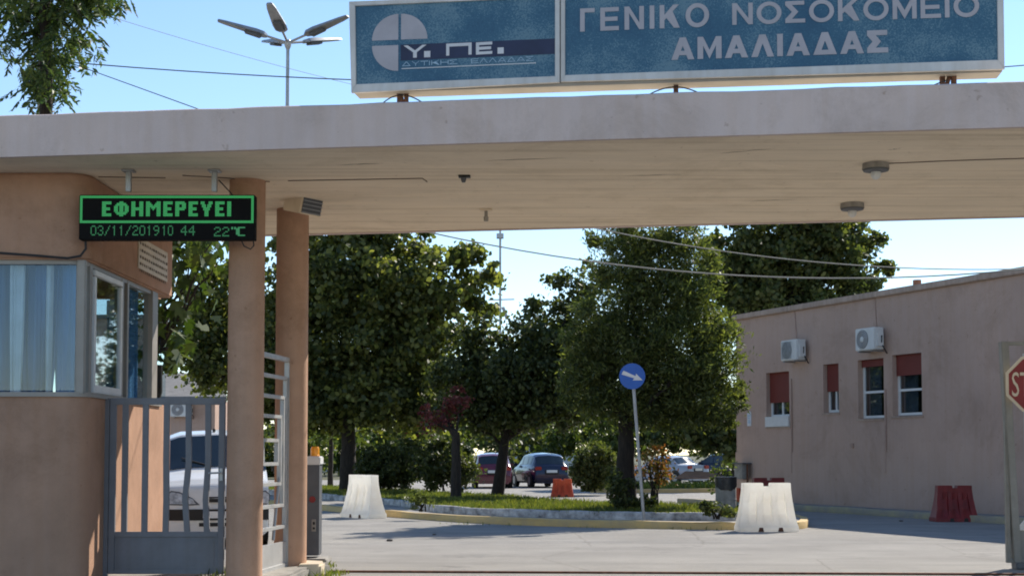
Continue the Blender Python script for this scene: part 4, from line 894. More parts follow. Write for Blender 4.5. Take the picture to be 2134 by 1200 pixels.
# ------------------------------------------------------------------ cars
def lerp_arr(xs, ys, x): return float(np.interp(x, xs, ys))
class Car:
    hw = .86
    def __init__(s, L, W, belt, top, zb=.2, wt=.76, taper=.12):
        s.L, s.W, s.zb, s.wt, s.taper = L, W, zb, wt, taper; s.ty = [p[0] for p in top]; s.tz = [p[1] for p in top]; s.by = [p[0] for p in belt]; s.bz = [p[1] for p in belt]
    def sect(s, y):
        u = (2 * y / s.L - 1); w = s.W * (1 - s.taper * abs(u) ** 4); zt = lerp_arr(s.ty, s.tz, y); zb = lerp_arr(s.by, s.bz, y); g = max(0, min(1, (zt - zb) / .34)); zb = min(zb, zt - .05)
        l = lambda a, b: a + (b - a) * g
        zl = min(s.zb, zt - .3)
        return [(0, zl), (w * .84, zl), (w * .96, zl + .08), (w, zl + (zb - zl) * .5), (w * .975, zb - .03), (w * .93, zb + l(.015, .02)), (w * l(s.hw, s.wt + .03), l(zt - .012, zt - .08)), (w * l(.62, s.wt * .80), l(zt, zt - .018)), (0, zt + .018)]
    def side(s, y, t):
        q = s.sect(y); a, b = q[5], q[6]; return (a[0] + (b[0] - a[0]) * t, a[1] + (b[1] - a[1]) * t)
    def topz(s, y, x):
        q = s.sect(y); xs = [q[8][0], q[7][0], q[6][0]]; zs = [q[8][1], q[7][1], q[6][1]]; return lerp_arr(xs, zs, abs(x))
    def body(s, n=44):
        mb = MB(); vs, fs = [], []
        ys = sorted(set([s.L * i / n for i in range(n + 1)] + [y for y in s.ty])); ys = [y - s.L / 2 for y in ys]
        for y in ys:
            q = s.sect(y + s.L / 2); full = [(x, z) for x, z in q] + [(-x, z) for x, z in q[-2:0:-1]]
            vs += [(x, y, z) for x, z in full]
        m = 16
        for i in range(len(ys) - 1): fs += [(i * m + k, i * m + (k + 1) % m, (i + 1) * m + (k + 1) % m, (i + 1) * m + k) for k in range(m)]
        fs += [tuple(range(m))[::-1], tuple(range((len(ys) - 1) * m, len(ys) * m))]
        return mb.add(vs, fs)
    def side_glass(s, sg, y0, y1, t0=.10, t1=.86, lean0=0, lean1=0, off=.008):
        mb = MB(); n = 6; vs = []
        for i in range(n + 1):
            for t in (t0, t1):
                y = y0 + (y1 - y0) * i / n + (lean0 * (1 - i / n) + lean1 * i / n) * (t - t0); x, z = s.side(y, t); vs.append((sg * (x + off), y - s.L / 2, z + .002))
        return mb.add(vs, [(2 * i, 2 * i + 2, 2 * i + 3, 2 * i + 1) for i in range(n)])
    def top_glass(s, y0, y1, k0, k1, off=.012):
        mb = MB(); n, m = 8, 10; vs = []
        for i in range(n + 1):
            y = y0 + (y1 - y0) * i / n; q = s.sect(y); w = (q[6][0] + .0) * (k0 + (k1 - k0) * i / n)
            for j in range(m + 1):
                x = -w + 2 * w * j / m; vs.append((x, y - s.L / 2, s.topz(y, x) + off))
        return mb.add(vs, [(i * (m + 1) + j, i * (m + 1) + j + 1, (i + 1) * (m + 1) + j + 1, (i + 1) * (m + 1) + j) for i in range(n) for j in range(m)])
def add_wheels(c, t, wy, r=.31):
    for sg in (-1, 1):
        for y in wy:
            q = c.sect(y); x = q[3][0] - .10; yy = y - c.L / 2
            mb = MB(); mb.lathe((sg * (q[3][0] + .004), yy, r + .03), [(.001, -.01), (r + .07, -.01), (r + .07, 0)], 26, (sg, 0, 0)); mb.build('wheel_arch', 'black_plastic', t, local=True)
            mb = MB(); mb.lathe((sg * x, yy, r), [(r * .6, -.1), (r, -.09), (r, .09), (r * .92, .115), (r * .62, .115)], 26, (sg, 0, 0)); w = mb.build('wheel', 'tyre', t, local=True)
            mb = MB(); mb.lathe((sg * x, yy, r), [(.001, .10), (.06, .124), (r * .6, .112), (r * .62, .118)], 20, (sg, 0, 0))
            mb.build('rim', 'galv', w, local=True)
def bx_(t, name, m, c, size, bev=.012, **k):
    mb = MB(); mb.box(c, size, **k); return mb.build(name, m, t, local=True, bevel=bev)
HATCH = dict(L=4.05, W=.87, belt=[(0, .96), (1.2, .98), (2.9, .95), (4.05, .80)], top=[(0, .50), (.03, .78), (.10, .96), (.18, 1.02), (.50, 1.43), (.75, 1.51), (1.5, 1.56), (2.1, 1.53), (2.3, 1.48), (3.05, 1.02), (3.75, .86), (3.98, .70), (4.05, .45)])
SEDAN = dict(L=4.35, W=.85, belt=[(0, .93), (1.2, .94), (3.0, .92), (4.35, .78)], top=[(0, .48), (.03, .80), (.08, .96), (.75, .99), (1.25, 1.36), (1.6, 1.41), (2.3, 1.42), (2.55, 1.38), (3.25, .96), (4.0, .82), (4.28, .66), (4.35, .42)])
def car(name, label, spec, paint, loc, rz, hatch=True, plate_txt=True, group='cars parked behind the grass island'):
    c = Car(**spec); t = thing(name, label, 'car', loc, rz, group); L = c.L; h = L / 2
    c.body().build('body', paint, t, local=True, smooth=38)
    for sg in (-1, 1):
        if hatch:
            for y0, y1, l0, l1 in ((.72, 1.15, -.12, 0), (1.22, 1.95, 0, 0), (2.03, 2.78, 0, -.42)): c.side_glass(sg, y0, y1, lean0=l0, lean1=l1).build('side_window', 'car_glass', t, local=True, recalc=False)
        else:
            for y0, y1, l0, l1 in ((1.15, 1.95, .25, 0), (2.03, 2.95, 0, -.45)): c.side_glass(sg, y0, y1, lean0=l0, lean1=l1).build('side_window', 'car_glass', t, local=True, recalc=False)
        x = c.sect(2.85)[4][0]; bx_(t, 'mirror', paint, (sg * (x + .09), 2.75 - h, 1.03), (.20, .11, .13), .03)
        yl_ = .10 if hatch else .06; q = c.sect(yl_)
        bx_(t, 'tail_lamp', 'tail_red', (sg * (q[4][0] - .15), yl_ - h - .035, .86), (.30, .09, .17), .025)
        bx_(t, 'door_handle', 'black_plastic', (sg * (c.sect(1.4)[4][0] + .004), 1.38 - h, .90), (.03, .16, .03), .008)
        q = c.sect(3.9); bx_(t, 'headlight', 'head_lamp', (sg * (q[4][0] - .16), 3.93 - h, .70), (.30, .12, .14), .03)
    if hatch: c.top_glass(.205, .49, .93, .93).build('rear_window', 'car_glass', t, local=True, recalc=False)
    else: c.top_glass(.80, 1.2, .93, .90).build('rear_window', 'car_glass', t, local=True, recalc=False)
    c.top_glass(2.36 if hatch else 2.6, 3.0 if hatch else 3.2, .92, .95).build('windscreen', 'car_glass', t, local=True, recalc=False)
    bx_(t, 'bumper', paint, (0, -h - .02, .42), (1.58, .14, .26), .05)
    p = bx_(t, 'number_plate', 'plate', (0, -h - .012 if hatch else -h - .012, .74), (.50, .02, .12), .004)
    bx_(t, 'plate_recess', 'black_plastic', (0, -h - .0, .70), (.62, .03, .2), .004)
    bx_(t, 'exhaust', 'steel_dark', (-.45, -h + .05, .22), (.08, .2, .06), .02)
    add_wheels(c, t, (.72, 3.3) if hatch else (.85, 3.55))
    return t
def gpt(u, y): return (xu(u, y), y, 0)
car('parked_car', 'maroon hatchback parked rear towards the grass behind the forked tree', HATCH, 'car_maroon', gpt(1025, 65.5), R(3))
car('parked_car', 'dark navy hatchback parked beside the maroon car with its side windows showing', HATCH, 'car_navy', gpt(1124, 66.6), R(15))
car('parked_car', 'pale silver saloon parked behind the leaning sign pole and orange shrub', SEDAN, 'car_silver', gpt(1392, 74), R(38), False)
car('parked_car', 'very dark blue car partly hidden by the corner of the pink wing', HATCH, 'car_black', gpt(1500, 79), R(52))

# white van behind the pedestrian gate
VAN = Car(L=4.2, W=.83, belt=[(0, 1.12), (2.9, 1.14), (3.4, 1.12), (4.2, .92)], top=[(0, .6), (.03, 1.0), (.08, 1.6), (.2, 1.80), (.9, 1.93), (2.2, 1.93), (2.75, 1.86), (3.42, 1.26), (3.90, 1.10), (4.08, .98), (4.16, .78), (4.2, .45)], zb=.30, wt=.93, taper=.03)
VAN.hw = 1.0; yv = 23.6; van = thing('parked_van', 'white delivery van parked nose out behind the pedestrian gate and columns', 'van', (xu(456, yv) - .46, yv + 2.05, 0), R(193)); h = 2.1
VAN.body().build('body', 'car_white', van, local=True, smooth=40)
VAN.top_glass(2.80, 3.40, .99, 1.0).build('windscreen', 'car_glass', van, local=True, recalc=False)
for sg in (-1, 1):
    VAN.side_glass(sg, 2.0, 2.95, lean1=-.4).build('side_window', 'car_glass', van, local=True, recalc=False)
    yz = lambda z: lerp_arr(VAN.tz[::-1][:5], VAN.ty[::-1][:5], z)
    for nm, m_, P, o_ in (('headlight_rim', 'steel_dark', [(.83, .76), (.83, .86), (.76, .92), (.62, .90), (.42, .80), (.30, .69), (.48, .68), (.78, .69)], .010), ('headlight', 'head_lamp', [(.815, .77), (.815, .85), (.75, .90), (.62, .88), (.45, .79), (.36, .71), (.50, .70), (.77, .71)], .022)):
        mb = MB(); mb.prism([(sg * x, 3.86 - h, z) for x, z in P], (0, 0, 0)); nP = len(P); mb.v[nP:] = [(sg * x, yz(z) + o_ - .05 * max(0, x - .6) - h, z) for x, z in P]; mb.build(nm, m_, van, local=True, smooth=20)
    bx_(van, 'mirror', 'black_plastic', (sg * .99, 3.0 - h, 1.26), (.14, .12, .16), .04)
    mb = MB(); mb.tube([(sg * .1, 3.40 - h, 1.31), (sg * .35 + .25, 3.24 - h, 1.45)], .012, 5); mb.build('wiper', 'black_plastic', van, local=True)
mb = MB(); q = []
for i in range(21):
    x = -.81 + 1.62 * i / 20; y = 4.215 - h - .03 * abs(x / .84) ** 4; q.append((x, y))
vs = [(x, y + .012, z) for z in (.44, .62) for x, y in q] + [(x, y - .10, z) for z in (.44, .62) for x, y in q]
n = 21; fs = [(i, i + 1, n + i + 1, n + i) for i in range(20)] + [(n + i, n + i + 1, 3 * n + i + 1, 3 * n + i) for i in range(20)] + [(2 * n + i, 2 * n + i + 1, i + 1, i) for i in range(20)]
mb.add(vs, fs); mb.build('bumper_strip', 'black_plastic', van, local=True)
bx_(van, 'grille', 'black_plastic', (0, 4.14 - h, .76), (.50, .10, .12), .03)
bx_(van, 'lower_intake', 'black_plastic', (0, 4.17 - h, .37), (.66, .08, .10), .02)
bx_(van, 'number_plate', 'plate', (0, 4.235 - h, .53), (.5, .012, .11), .003)
bx_(van, 'roof_aerial', 'black_plastic', (.05, 2.55 - h, 1.93), (.05, .08, .06), .01)
add_wheels(VAN, van, (.8, 3.45), .32)

# ------------------------------------------------------------------ trees and plants
def rand_rot(n, rng):
    q = rng.normal(size=(n, 4)); q /= np.linalg.norm(q, axis=1)[:, None]; w, x, y, z = q.T
    return np.stack([1 - 2 * (y * y + z * z), 2 * (x * y - z * w), 2 * (x * z + y * w), 2 * (x * y + z * w), 1 - 2 * (x * x + z * z), 2 * (y * z - x * w), 2 * (x * z - y * w), 2 * (y * z + x * w), 1 - 2 * (x * x + y * y)], 1).reshape(-1, 3, 3)
SHAPES = {'oval': [(0, -.5, 0), (.42, -.12, .06), (.34, .22, .05), (0, .5, -.08), (-.34, .22, .05), (-.42, -.12, .06)], 'slip': [(0, -.5, 0), (.5, 0, .02), (0, .5, 0), (-.5, 0, .02)],
          'fig': [(0, -.5, 0), (.3, -.38, .03), (.5, -.2, .05), (.22, -.08, 0), (.42, .22, .05), (.14, .12, 0), (0, .52, -.06), (-.14, .12, 0), (-.42, .22, .05), (-.22, -.08, 0), (-.5, -.2, .05), (-.3, -.38, .03)]}
def np_mesh(name, V, k, m, parent):
    me = bpy.data.meshes.new(name); n = len(V) // k
    me.vertices.add(len(V)); me.vertices.foreach_set('co', V.astype(np.float32).ravel()); me.loops.add(len(V)); me.loops.foreach_set('vertex_index', np.arange(len(V), dtype=np.int32))
    me.polygons.add(n); me.polygons.foreach_set('loop_start', np.arange(0, len(V), k, dtype=np.int32)); me.update(calc_edges=True); me.validate()
    me.materials.append(MATS[m]); ob = bpy.data.objects.new(name, me); COL.objects.link(ob); ob.parent = parent; return ob
def leaves(name, C, size, asp, m, parent, seed, shape='oval', axis=None, axw=0.0):
    """leaf blades at centres C; axis (N,3) pulls the long side of each blade towards a direction"""
    rng = np.random.default_rng(seed); n = len(C); M = rand_rot(n, rng)
    if axis is not None:
        y = M[:, :, 1] * (1 - axw) + axis * axw; y /= np.linalg.norm(y, axis=1)[:, None] + 1e-9; x = np.cross(y, M[:, :, 2]); x /= np.linalg.norm(x, axis=1)[:, None] + 1e-9; M = np.stack([x, y, np.cross(x, y)], 2)
    S = np.array(SHAPES[shape]) * np.array([asp, 1, 1]); s = size * rng.uniform(.5, 1.5, n)
    V = np.einsum('nij,kj->nki', M, S) * s[:, None, None] + C[:, None, :]
    off = np.array(WL[parent.name]) if parent is not None else np.zeros(3)
    return np_mesh(name, (V - off).reshape(-1, 3), len(S), m, parent)
def ell_world(e, Y):
    u, v, ru, rv = e[:4]; y = Y + (e[4] if len(e) > 4 else 0); p = at_y(u, v, y); rx, rz = ru / F * y, rv / F * y
    return np.array(p), np.array([rx, (rx * .6 + rz * .4), rz])
def crown_pts(ells, Y, dens, seed, clump=.5, per=70, shell=.55):
    """clumps of leaves spread through a union of ellipsoids; more of them towards the outside, gaps between clumps"""
    rng = np.random.default_rng(seed); out, outdir = [], []
    for e in ells:
        c, r = ell_world(e, Y); d_ = e[5] if len(e) > 5 else 1.0
        area = 4 * math.pi * ((r[0] * r[1]) ** 1.6 / 3 + (r[0] * r[2]) ** 1.6 / 3 + (r[1] * r[2]) ** 1.6 / 3) ** (1 / 1.6)
        k = max(4, int(area * dens * d_))
        d = rng.normal(size=(k, 3)); d /= np.linalg.norm(d, axis=1)[:, None]; rad = rng.uniform(0, 1, k) ** shell
        cc = c + d * r * rad[:, None]; cs = clump * rng.uniform(.5, 1.35, k)
        nn = np.maximum(5, (per * rng.uniform(.4, 1.4, k)).astype(int))
        idx = np.repeat(np.arange(k), nn); p = cc[idx] + rng.normal(size=(len(idx), 3)) * (cs[idx, None] * np.array([.5, .5, .38])); out.append(p); outdir.append(d[idx])
    return np.concatenate(out), np.concatenate(outdir)
def limb(mb, a, b, r0, r1, seed, n=7, wob=.12, sag=0):
    rnd = random.Random(seed); a, b = Vector(a), Vector(b); L = (b - a).length; pts, rr = [], []
    for i in range(n + 1):
        t = i / n; k = wob * L * math.sin(t * math.pi) * .5
        pts.append(a.lerp(b, t) + Vector((rnd.uniform(-k, k), rnd.uniform(-k, k), rnd.uniform(-k, k) * .4 + sag * math.sin(t * math.pi)))); rr.append(r0 + (r1 - r0) * t ** .8)
    mb.tube(pts, rr, 9); return pts
def tree(name, label, base, fork, ells, Y, leafm, size, dens, seed, tr=.2, asp=.8, clump=.5, per=70, shape='oval', axw=0, nlimb=9, group='trees behind the entrance', bark='bark', cat='tree', shell=.55, limbs=True, sprays=26):
    base = Vector(base); k_ = base.y / Y; Y = base.y; size *= k_; clump *= k_; dens /= k_ * k_; fork = CAM + (Vector(fork) - CAM) * (Y / fork.y); t = thing(name, label, cat, base, 0, group)
    rs = random.Random(seed + 77); extra = []; tries = 0
    while len(extra) < sprays and tries < 4000:             # sprigs reaching out of the crown: a ragged outline
        tries += 1; e = rs.choice(ells); a = rs.uniform(-.5, 3.6); k_ = rs.uniform(.97, 1.10); u, v = e[0] + e[2] * k_ * math.cos(a), e[1] - e[3] * k_ * math.sin(a)
        if all(((u - q[0]) / q[2]) ** 2 + ((v - q[1]) / q[3]) ** 2 > .93 for q in ells): extra.append((u, v, rs.uniform(9, 26), rs.uniform(9, 26), rs.uniform(-.8, .8), .75))
    C, D = crown_pts(ells, Y, dens, seed, clump, per, shell)
    if extra:
        C2, D2 = crown_pts(extra, Y, dens, seed + 9, clump * .5, per * .4, shell); C, D = np.concatenate([C, C2]), np.concatenate([D, D2])
    leaves('crown', C, size, asp, leafm, t, seed + 1, shape, (D + np.array([0, 0, .5])) if axw else None, axw)
    mb = MB(); fk = Vector(fork); pts = limb(mb, base - Vector((0, 0, .1)), fk, tr * 1.25, tr * .8, seed, wob=.018, n=10)
    if limbs:
        rng = random.Random(seed + 5)
        for k in range(nlimb):
            e = ells[k % len(ells)]; c, r = ell_world(e, Y); q = Vector(c) + Vector((rng.uniform(-.6, .6) * r[0], rng.uniform(-.6, .6) * r[1], rng.uniform(-.4, .5) * r[2]))
            lp = limb(mb, fk - (fk - base) * rng.uniform(0, .12), q, tr * rng.uniform(.35, .6), tr * .08, seed + k * 3)
            for j in (3, 5):
                limb(mb, lp[j], lp[j] + Vector((rng.uniform(-1, 1) * r[0] * .5, rng.uniform(-1, 1) * r[1] * .5, rng.uniform(.1, .6) * r[2])), tr * .16, tr * .03, seed + k * 7 + j, 5)
    mb.build('trunk', bark, t, smooth=70); return t
bz = .235
# big broad-leaved tree left of centre
tree('plane_tree', 'tall broad-leaved tree with thick dark trunk rising behind the two columns', at_z(725, 1024, bz), at_y(726, 870, 51.8),
     [(740, 560, 170, 150), (640, 660, 150, 140), (800, 680, 150, 150), (880, 590, 95, 85, -1, .8), (950, 610, 85, 75, 0, .6), (985, 575, 36, 40, 0, .4), (470, 680, 85, 75, 1), (430, 765, 75, 50, 1, .8), (440, 645, 55, 45, 0, .7), (400, 715, 50, 80, 0, .7), (470, 600, 40, 40, 0, .6), (560, 770, 150, 80), (720, 820, 190, 75), (880, 740, 120, 110, 0, .8), (760, 450, 130, 60), (900, 830, 80, 60), (620, 850, 120, 45), (830, 860, 130, 40), (1000, 640, 30, 42, 0, .4)], 52, 'leaf_plane', .19, 1.35, 21, .27, .85, .58, 90, sprays=36)
# small forked tree in the middle
tree('small_tree', 'small tree with leaning forked trunk and dark crown in the middle of the grass', at_z(1035, 1036, bz), at_y(1052, 915, 49.5),
     [(1060, 780, 125, 85), (1130, 730, 110, 85), (1175, 650, 60, 60, 0, .6), (1215, 610, 45, 55, 0, .5), (1000, 790, 90, 80, 0, .9), (1150, 830, 120, 65), (1000, 710, 65, 50, 0, .8), (1090, 860, 120, 45), (980, 860, 80, 45, 0, .9), (1200, 780, 70, 110)], 49, 'leaf_dark', .15, 2.6, 33, .17, .75, .5, 80, bark='bark_dark')
# dense conifer-like round tree beside the blue sign
tree('juniper_tree', 'dense dark conical evergreen with feathery edges behind the blue round sign', at_z(1306, 1060, bz), at_y(1304, 880, 41.5),
     [(1345, 545, 95, 80), (1320, 500, 80, 45, 0, .7), (1395, 500, 60, 45, 0, .6), (1300, 650, 75, 95), (1410, 640, 85, 100), (1400, 740, 135, 105), (1290, 760, 105, 95), (1420, 820, 120, 60), (1290, 835, 100, 40), (1478, 730, 40, 75, 0, .7), (1490, 810, 34, 36, 0, .7), (1235, 790, 55, 75, 0, .8), (1240, 710, 45, 70, 0, .7), (1370, 866, 95, 28, 0, .8), (1440, 545, 42, 60, 0, .6), (1465, 870, 42, 20, 0, .6)], 41.5, 'leaf_juniper', .15, 4.2, 45, .22, .28, .46, 120, 'slip', .45, bark='bark_dark', shell=.42, sprays=50)
# far tree behind the wing
tree('far_tree', 'large rounded broad-leaved tree rising beyond the roof of the pink wing', at_z(1620, 1010, 0), at_y(1620, 760, 79),
     [(1600, 540, 130, 90), (1720, 560, 110, 90), (1540, 600, 70, 80), (1800, 590, 55, 50, 0, .7), (1660, 470, 130, 60), (1780, 500, 45, 45, 0, .8), (1640, 640, 160, 70), (1500, 560, 50, 60), (1760, 660, 80, 50)], 78, 'leaf_far', .26, .95, 57, .32, .85, .7, 80)
tree('low_tree', 'low leafy tree with yellowing sprays behind the round evergreen and parked cars', at_z(1535, 1010, 0), at_y(1520, 930, 70),
     [(1460, 880, 75, 45), (1530, 880, 55, 55), (1410, 900, 45, 30, 0, .7), (1510, 930, 40, 35)], 70, 'leaf_far', .26, 1.1, 66, .16, .85, .5, 55)
# fig tree beside the booth
fy = 21.3
t = thing('fig_tree', 'fig tree with large lobed sunlit leaves beside the guard booth', 'tree', (xu(318, fy), fy, 0))
rng = np.random.default_rng(4); C = []
mb = MB(); fb = Vector((xu(318, fy), fy, 0)); limb(mb, fb, at_y(330, 760, fy), .10, .06, 3)
for k, (u, v) in enumerate([(372, 520), (400, 560), (430, 530), (380, 590), (455, 545), (362, 660), (395, 690), (345, 700), (372, 720), (352, 640), (405, 515), (445, 500), (335, 560), (300, 620), (295, 740), (350, 530), (425, 580), (380, 545)]):
    tip = at_y(u, v, fy + rng.uniform(-.5, .6)); pts = limb(mb, at_y(322 + rng.uniform(-8, 8), 735, fy), tip, .03, .008, 40 + k)
    for q in range(15): C.append(np.array(tip) + rng.normal(size=3) * np.array([.13, .25, .15]))
leaves('crown', np.array(C), .24, .85, 'leaf_fig', t, 5, 'fig', np.tile(np.array([[.1, -.2, -.9]]), (len(C), 1)), .5); mb.build('trunk', 'bark', t, smooth=70)
# drooping feathery tree top left and its concrete pole
ty = 23.2; tb = Vector((xu(97, ty), ty, 0))
t = thing('feathery_tree', 'tree with drooping feathery leaves beside the concrete pole above the canopy', 'tree', tb)
mb = MB(); limb(mb, tb, at_y(97, 100, ty), .13, .10, 2, wob=.01); limb(mb, at_y(97, 100, ty), at_y(90, -90, ty), .10, .07, 3, wob=.05)
C, AX = [], []; rng = np.random.default_rng(9)
tips = [(u, v) for u, v in [(20, 30), (60, 20), (130, 40), (170, 60), (200, 20), (235, 10), (250, 5), (265, 10), (0, 60), (40, 90), (150, 100), (180, 110), (120, 130), (70, 150), (20, 110), (60, 180), (125, 170), (85, 210), (60, 200), (160, 20), (100, 60), (210, 40), (-30, 40), (-50, 90), (140, 70), (30, 10), (190, 0), (110, 10), (-20, 0), (75, 60), (100, 180), (110, 215), (225, -20), (60, -40), (0, -30), (170, -40)]]
for k, (u, v) in enumerate(tips):
    dy = rng.uniform(-1.1, 1.1); a = at_y(96, v - 50 + rng.uniform(-25, 25), ty); b = at_y(u, v - 25, ty + dy); limb(mb, a, b, .022, .006, 70 + k, sag=.12)
    for q in range(17):
        st = b.lerp(a, rng.uniform(0, .55)) + Vector(rng.normal(size=3) * .16); dirv = Vector((rng.uniform(-.9, 1.1), rng.uniform(-.7, .7), -.9)).normalized(); Ls = rng.uniform(.2, .38)
        for j in range(16):
            s_ = j / 15; pos = st + dirv * (Ls * s_); side = Vector((dirv.y, -dirv.x, .3)).normalized() * (1 if j % 2 else -1)
            d = (dirv * .8 + side * .8 + Vector(rng.normal(size=3) * .12)).normalized(); C.append(np.array(pos + d * .045)); AX.append(np.array(d))
leaves('crown', np.array(C), .125, .30, 'leaf_feather', t, 10, 'slip', np.array(AX), .85); mb.build('trunk', 'bark_dark', t, smooth=70)
pb = Vector((xu(82, 23.9), 23.9, 0)); pole = thing('utility_pole', 'pale square concrete pole standing beside the dark trunk at the roof edge', 'pole', pb)
mb = MB(); pt = at_y(82, 105, 23.9); mb.prism([(pb.x - .1, 23.8, 0), (pb.x + .1, 23.8, 0), (pb.x + .1, 24.0, 0), (pb.x - .1, 24.0, 0)], (0, 0, pt.z)); mb.build('shaft', 'concrete', pole, bevel=.02)
mb = MB(); q = at_y(107, 28, 23.75); mb.box(q, (.12, .12, .14)); mb.tube([q, (q.x - .12, q.y, q.z - .02)], .02, 6); mb.build('junction_box', 'concrete', pole, bevel=.01)
mb = MB()
for v in (112, 150, 165, 232): q = at_y(90, v, 23.6); mb.tube([(q.x + .18 * math.cos(a / 12 * 6.283), q.y + .17 * math.sin(a / 12 * 6.283), q.z + .02 * math.sin(a)) for a in range(13)], .012, 5)
mb.build('binding_wire', 'cable_pale', pole)

# shrubs
def bush(name, label, base, ells, Y, m, size, dens, seed, asp=.7, clump=.25, per=60, shape='oval', group='shrubs on the island', stems=5, axw=0, shell=.4):
    k_ = base[1] / Y; Y = base[1]; size *= k_; clump *= k_; dens /= k_ * k_
    t = thing(name, label, 'shrub', base, 0, group); C, D = crown_pts(ells, Y, dens, seed, clump, per, shell); C[:, 2] = np.maximum(C[:, 2], base[2] + .03)
    leaves('foliage', C, size, asp, m, t, seed, shape, (D + np.array([0, 0, .6])) if axw else None, axw)
    mb = MB(); rnd = random.Random(seed); c, r = ell_world(ells[0], Y)
    for k in range(stems): limb(mb, Vector(base) + Vector((rnd.uniform(-.1, .1), rnd.uniform(-.1, .1), -.03)), Vector(c) + Vector((rnd.uniform(-.6, .6) * r[0], rnd.uniform(-.6, .6) * r[1], rnd.uniform(.1, .7) * r[2])), .022, .006, seed + k)
    mb.build('stem', 'bark_dark', t, smooth=70); return t
bush('clipped_shrub', 'wide dark clipped shrub beside the thick tree trunk', at_z(808, 1026, bz), [(808, 972, 58, 46), (775, 975, 32, 40), (845, 975, 32, 42)], 51, 'leaf_dark', .10, 13, 81, per=90, clump=.2, stems=2)
bush('loose_shrub', 'dark loose shrub below the small red-leaved tree', at_z(925, 1030, bz), [(930, 960, 50, 48), (900, 985, 40, 35, 0, .8), (965, 985, 28, 40, 0, .7)], 50, 'leaf_dark', .12, 8, 82, per=80, clump=.22, stems=3)
bush('round_shrub', 'large rounded shrub with pale sunlit rim near the dark blue car', at_z(1240, 1024, .13), [(1240, 968, 46, 50), (1222, 985, 34, 36), (1255, 985, 32, 36)], 59, 'leaf_far', .10, 14, 83, per=90, clump=.2, stems=2)
bush('autumn_shrub', 'thin shrub with orange autumn leaves beside the leaning sign pole', at_z(1365, 1060, bz), [(1360, 960, 36, 28, 0, .6), (1385, 995, 25, 40, 0, .6), (1350, 1000, 22, 40, 0, .35), (1370, 945, 30, 16, 0, .6)], 40, 'leaf_autumn', .10, 5.2, 84, per=40, clump=.2, stems=9)
bush('low_shrub', 'low dark green shrub at the kerb in front of the drum bin', at_z(1495, 1078, bz), [(1495, 1058, 30, 16), (1475, 1058, 18, 16), (1520, 1064, 18, 11, 0, .7)], 35.5, 'leaf_dark', .085, 9, 85, per=60, clump=.14)
bush('planter_shrub', 'light leafy shrub showing just above the black liner of the drum bin', at_z(1508, 1058, bz), [(1508, 978, 24, 18, 0, .8), (1500, 1000, 20, 22, 0, .8)], 43.5, 'leaf_light', .085, 7, 86, per=34, clump=.17)
bush('kerb_shrub', 'small dark shrub spilling over the whitewashed kerb beside the red-leaved tree', at_z(880, 1062, bz), [(882, 1040, 26, 20, 0, .8), (865, 1035, 16, 22, 0, .6)], 37.5, 'leaf_juniper', .10, 8, 87, per=50, clump=.14, asp=.35, shape='slip')
bush('trunk_shrub', 'dark undergrowth round the foot of the evergreen beside the sign pole', at_z(1300, 1064, bz), [(1300, 1030, 34, 40, 0, .9), (1345, 1048, 30, 20, 0, .9), (1285, 1005, 22, 40)], 40.2, 'leaf_dark', .09, 9, 88, per=50, clump=.15)
tree('red_leaf_tree', 'small tree with dark red leaves on a thin straight trunk', at_z(950, 1040, bz), at_y(950, 900, 46), [(930, 862, 42, 32, 0, .7), (905, 880, 26, 26, 0, .6), (950, 840, 20, 22, 0, .5)], 46, 'leaf_red', .11, 3.2, 91, .14, .6, .26, 42, nlimb=5, sprays=5)
tree('thin_tree', 'thin young tree with light green crown beside the barrier machine', at_z(688, 1012, bz), at_y(690, 900, 56), [(690, 880, 45, 38, 0, .7), (672, 900, 34, 34, 0, .6)], 56, 'leaf_light', .15, 1.8, 95, .10, .8, .4, 42, nlimb=5)
# far planting seen under the crowns: each one its own shrub or tree
far = [(560, 965, 46, 96, 'leaf_far'), (640, 950, 46, 90, 'leaf_light'), (720, 935, 50, 100, 'leaf_light'), (800, 925, 46, 108, 'leaf_light'), (870, 930, 44, 95, 'leaf_far'), (950, 940, 42, 102, 'leaf_light'), (1030, 945, 34, 92, 'leaf_far'), (1100, 935, 40, 105, 'leaf_far'), (1170, 925, 42, 98, 'leaf_light'), (1235, 900, 48, 104, 'leaf_far'), (1290, 915, 46, 96, 'leaf_light'), (1350, 905, 50, 112, 'leaf_far'), (1410, 900, 54, 100, 'leaf_far'), (1480, 900, 50, 108, 'leaf_far'), (1540, 905, 46, 98, 'leaf_far')]
far += [(600, 900, 60, 118, 'leaf_far'), (760, 890, 62, 122, 'leaf_far'), (900, 885, 62, 120, 'leaf_far'), (1010, 890, 60, 124, 'leaf_far'), (1130, 885, 62, 121, 'leaf_far')]
seen = ['showing between the two columns', 'beside the barrier machine', 'behind the thick trunk', 'behind the clipped shrub', 'between the clipped and the loose shrub', 'behind the red-leaved tree', 'behind the maroon car', 'behind the roof of the navy car', 'between the navy car and the large rounded shrub', 'behind the large rounded shrub', 'between the rounded shrub and the evergreen trunk', 'just past the evergreen trunk', 'behind the silver saloon', 'behind the very dark car', 'by the corner of the pink wing', 'tall and dim between the two columns and the barrier machine', 'tall and dim above the clipped shrub', 'tall and dim above the loose shrub', 'tall and dim above the maroon car', 'tall and dim above the navy car']
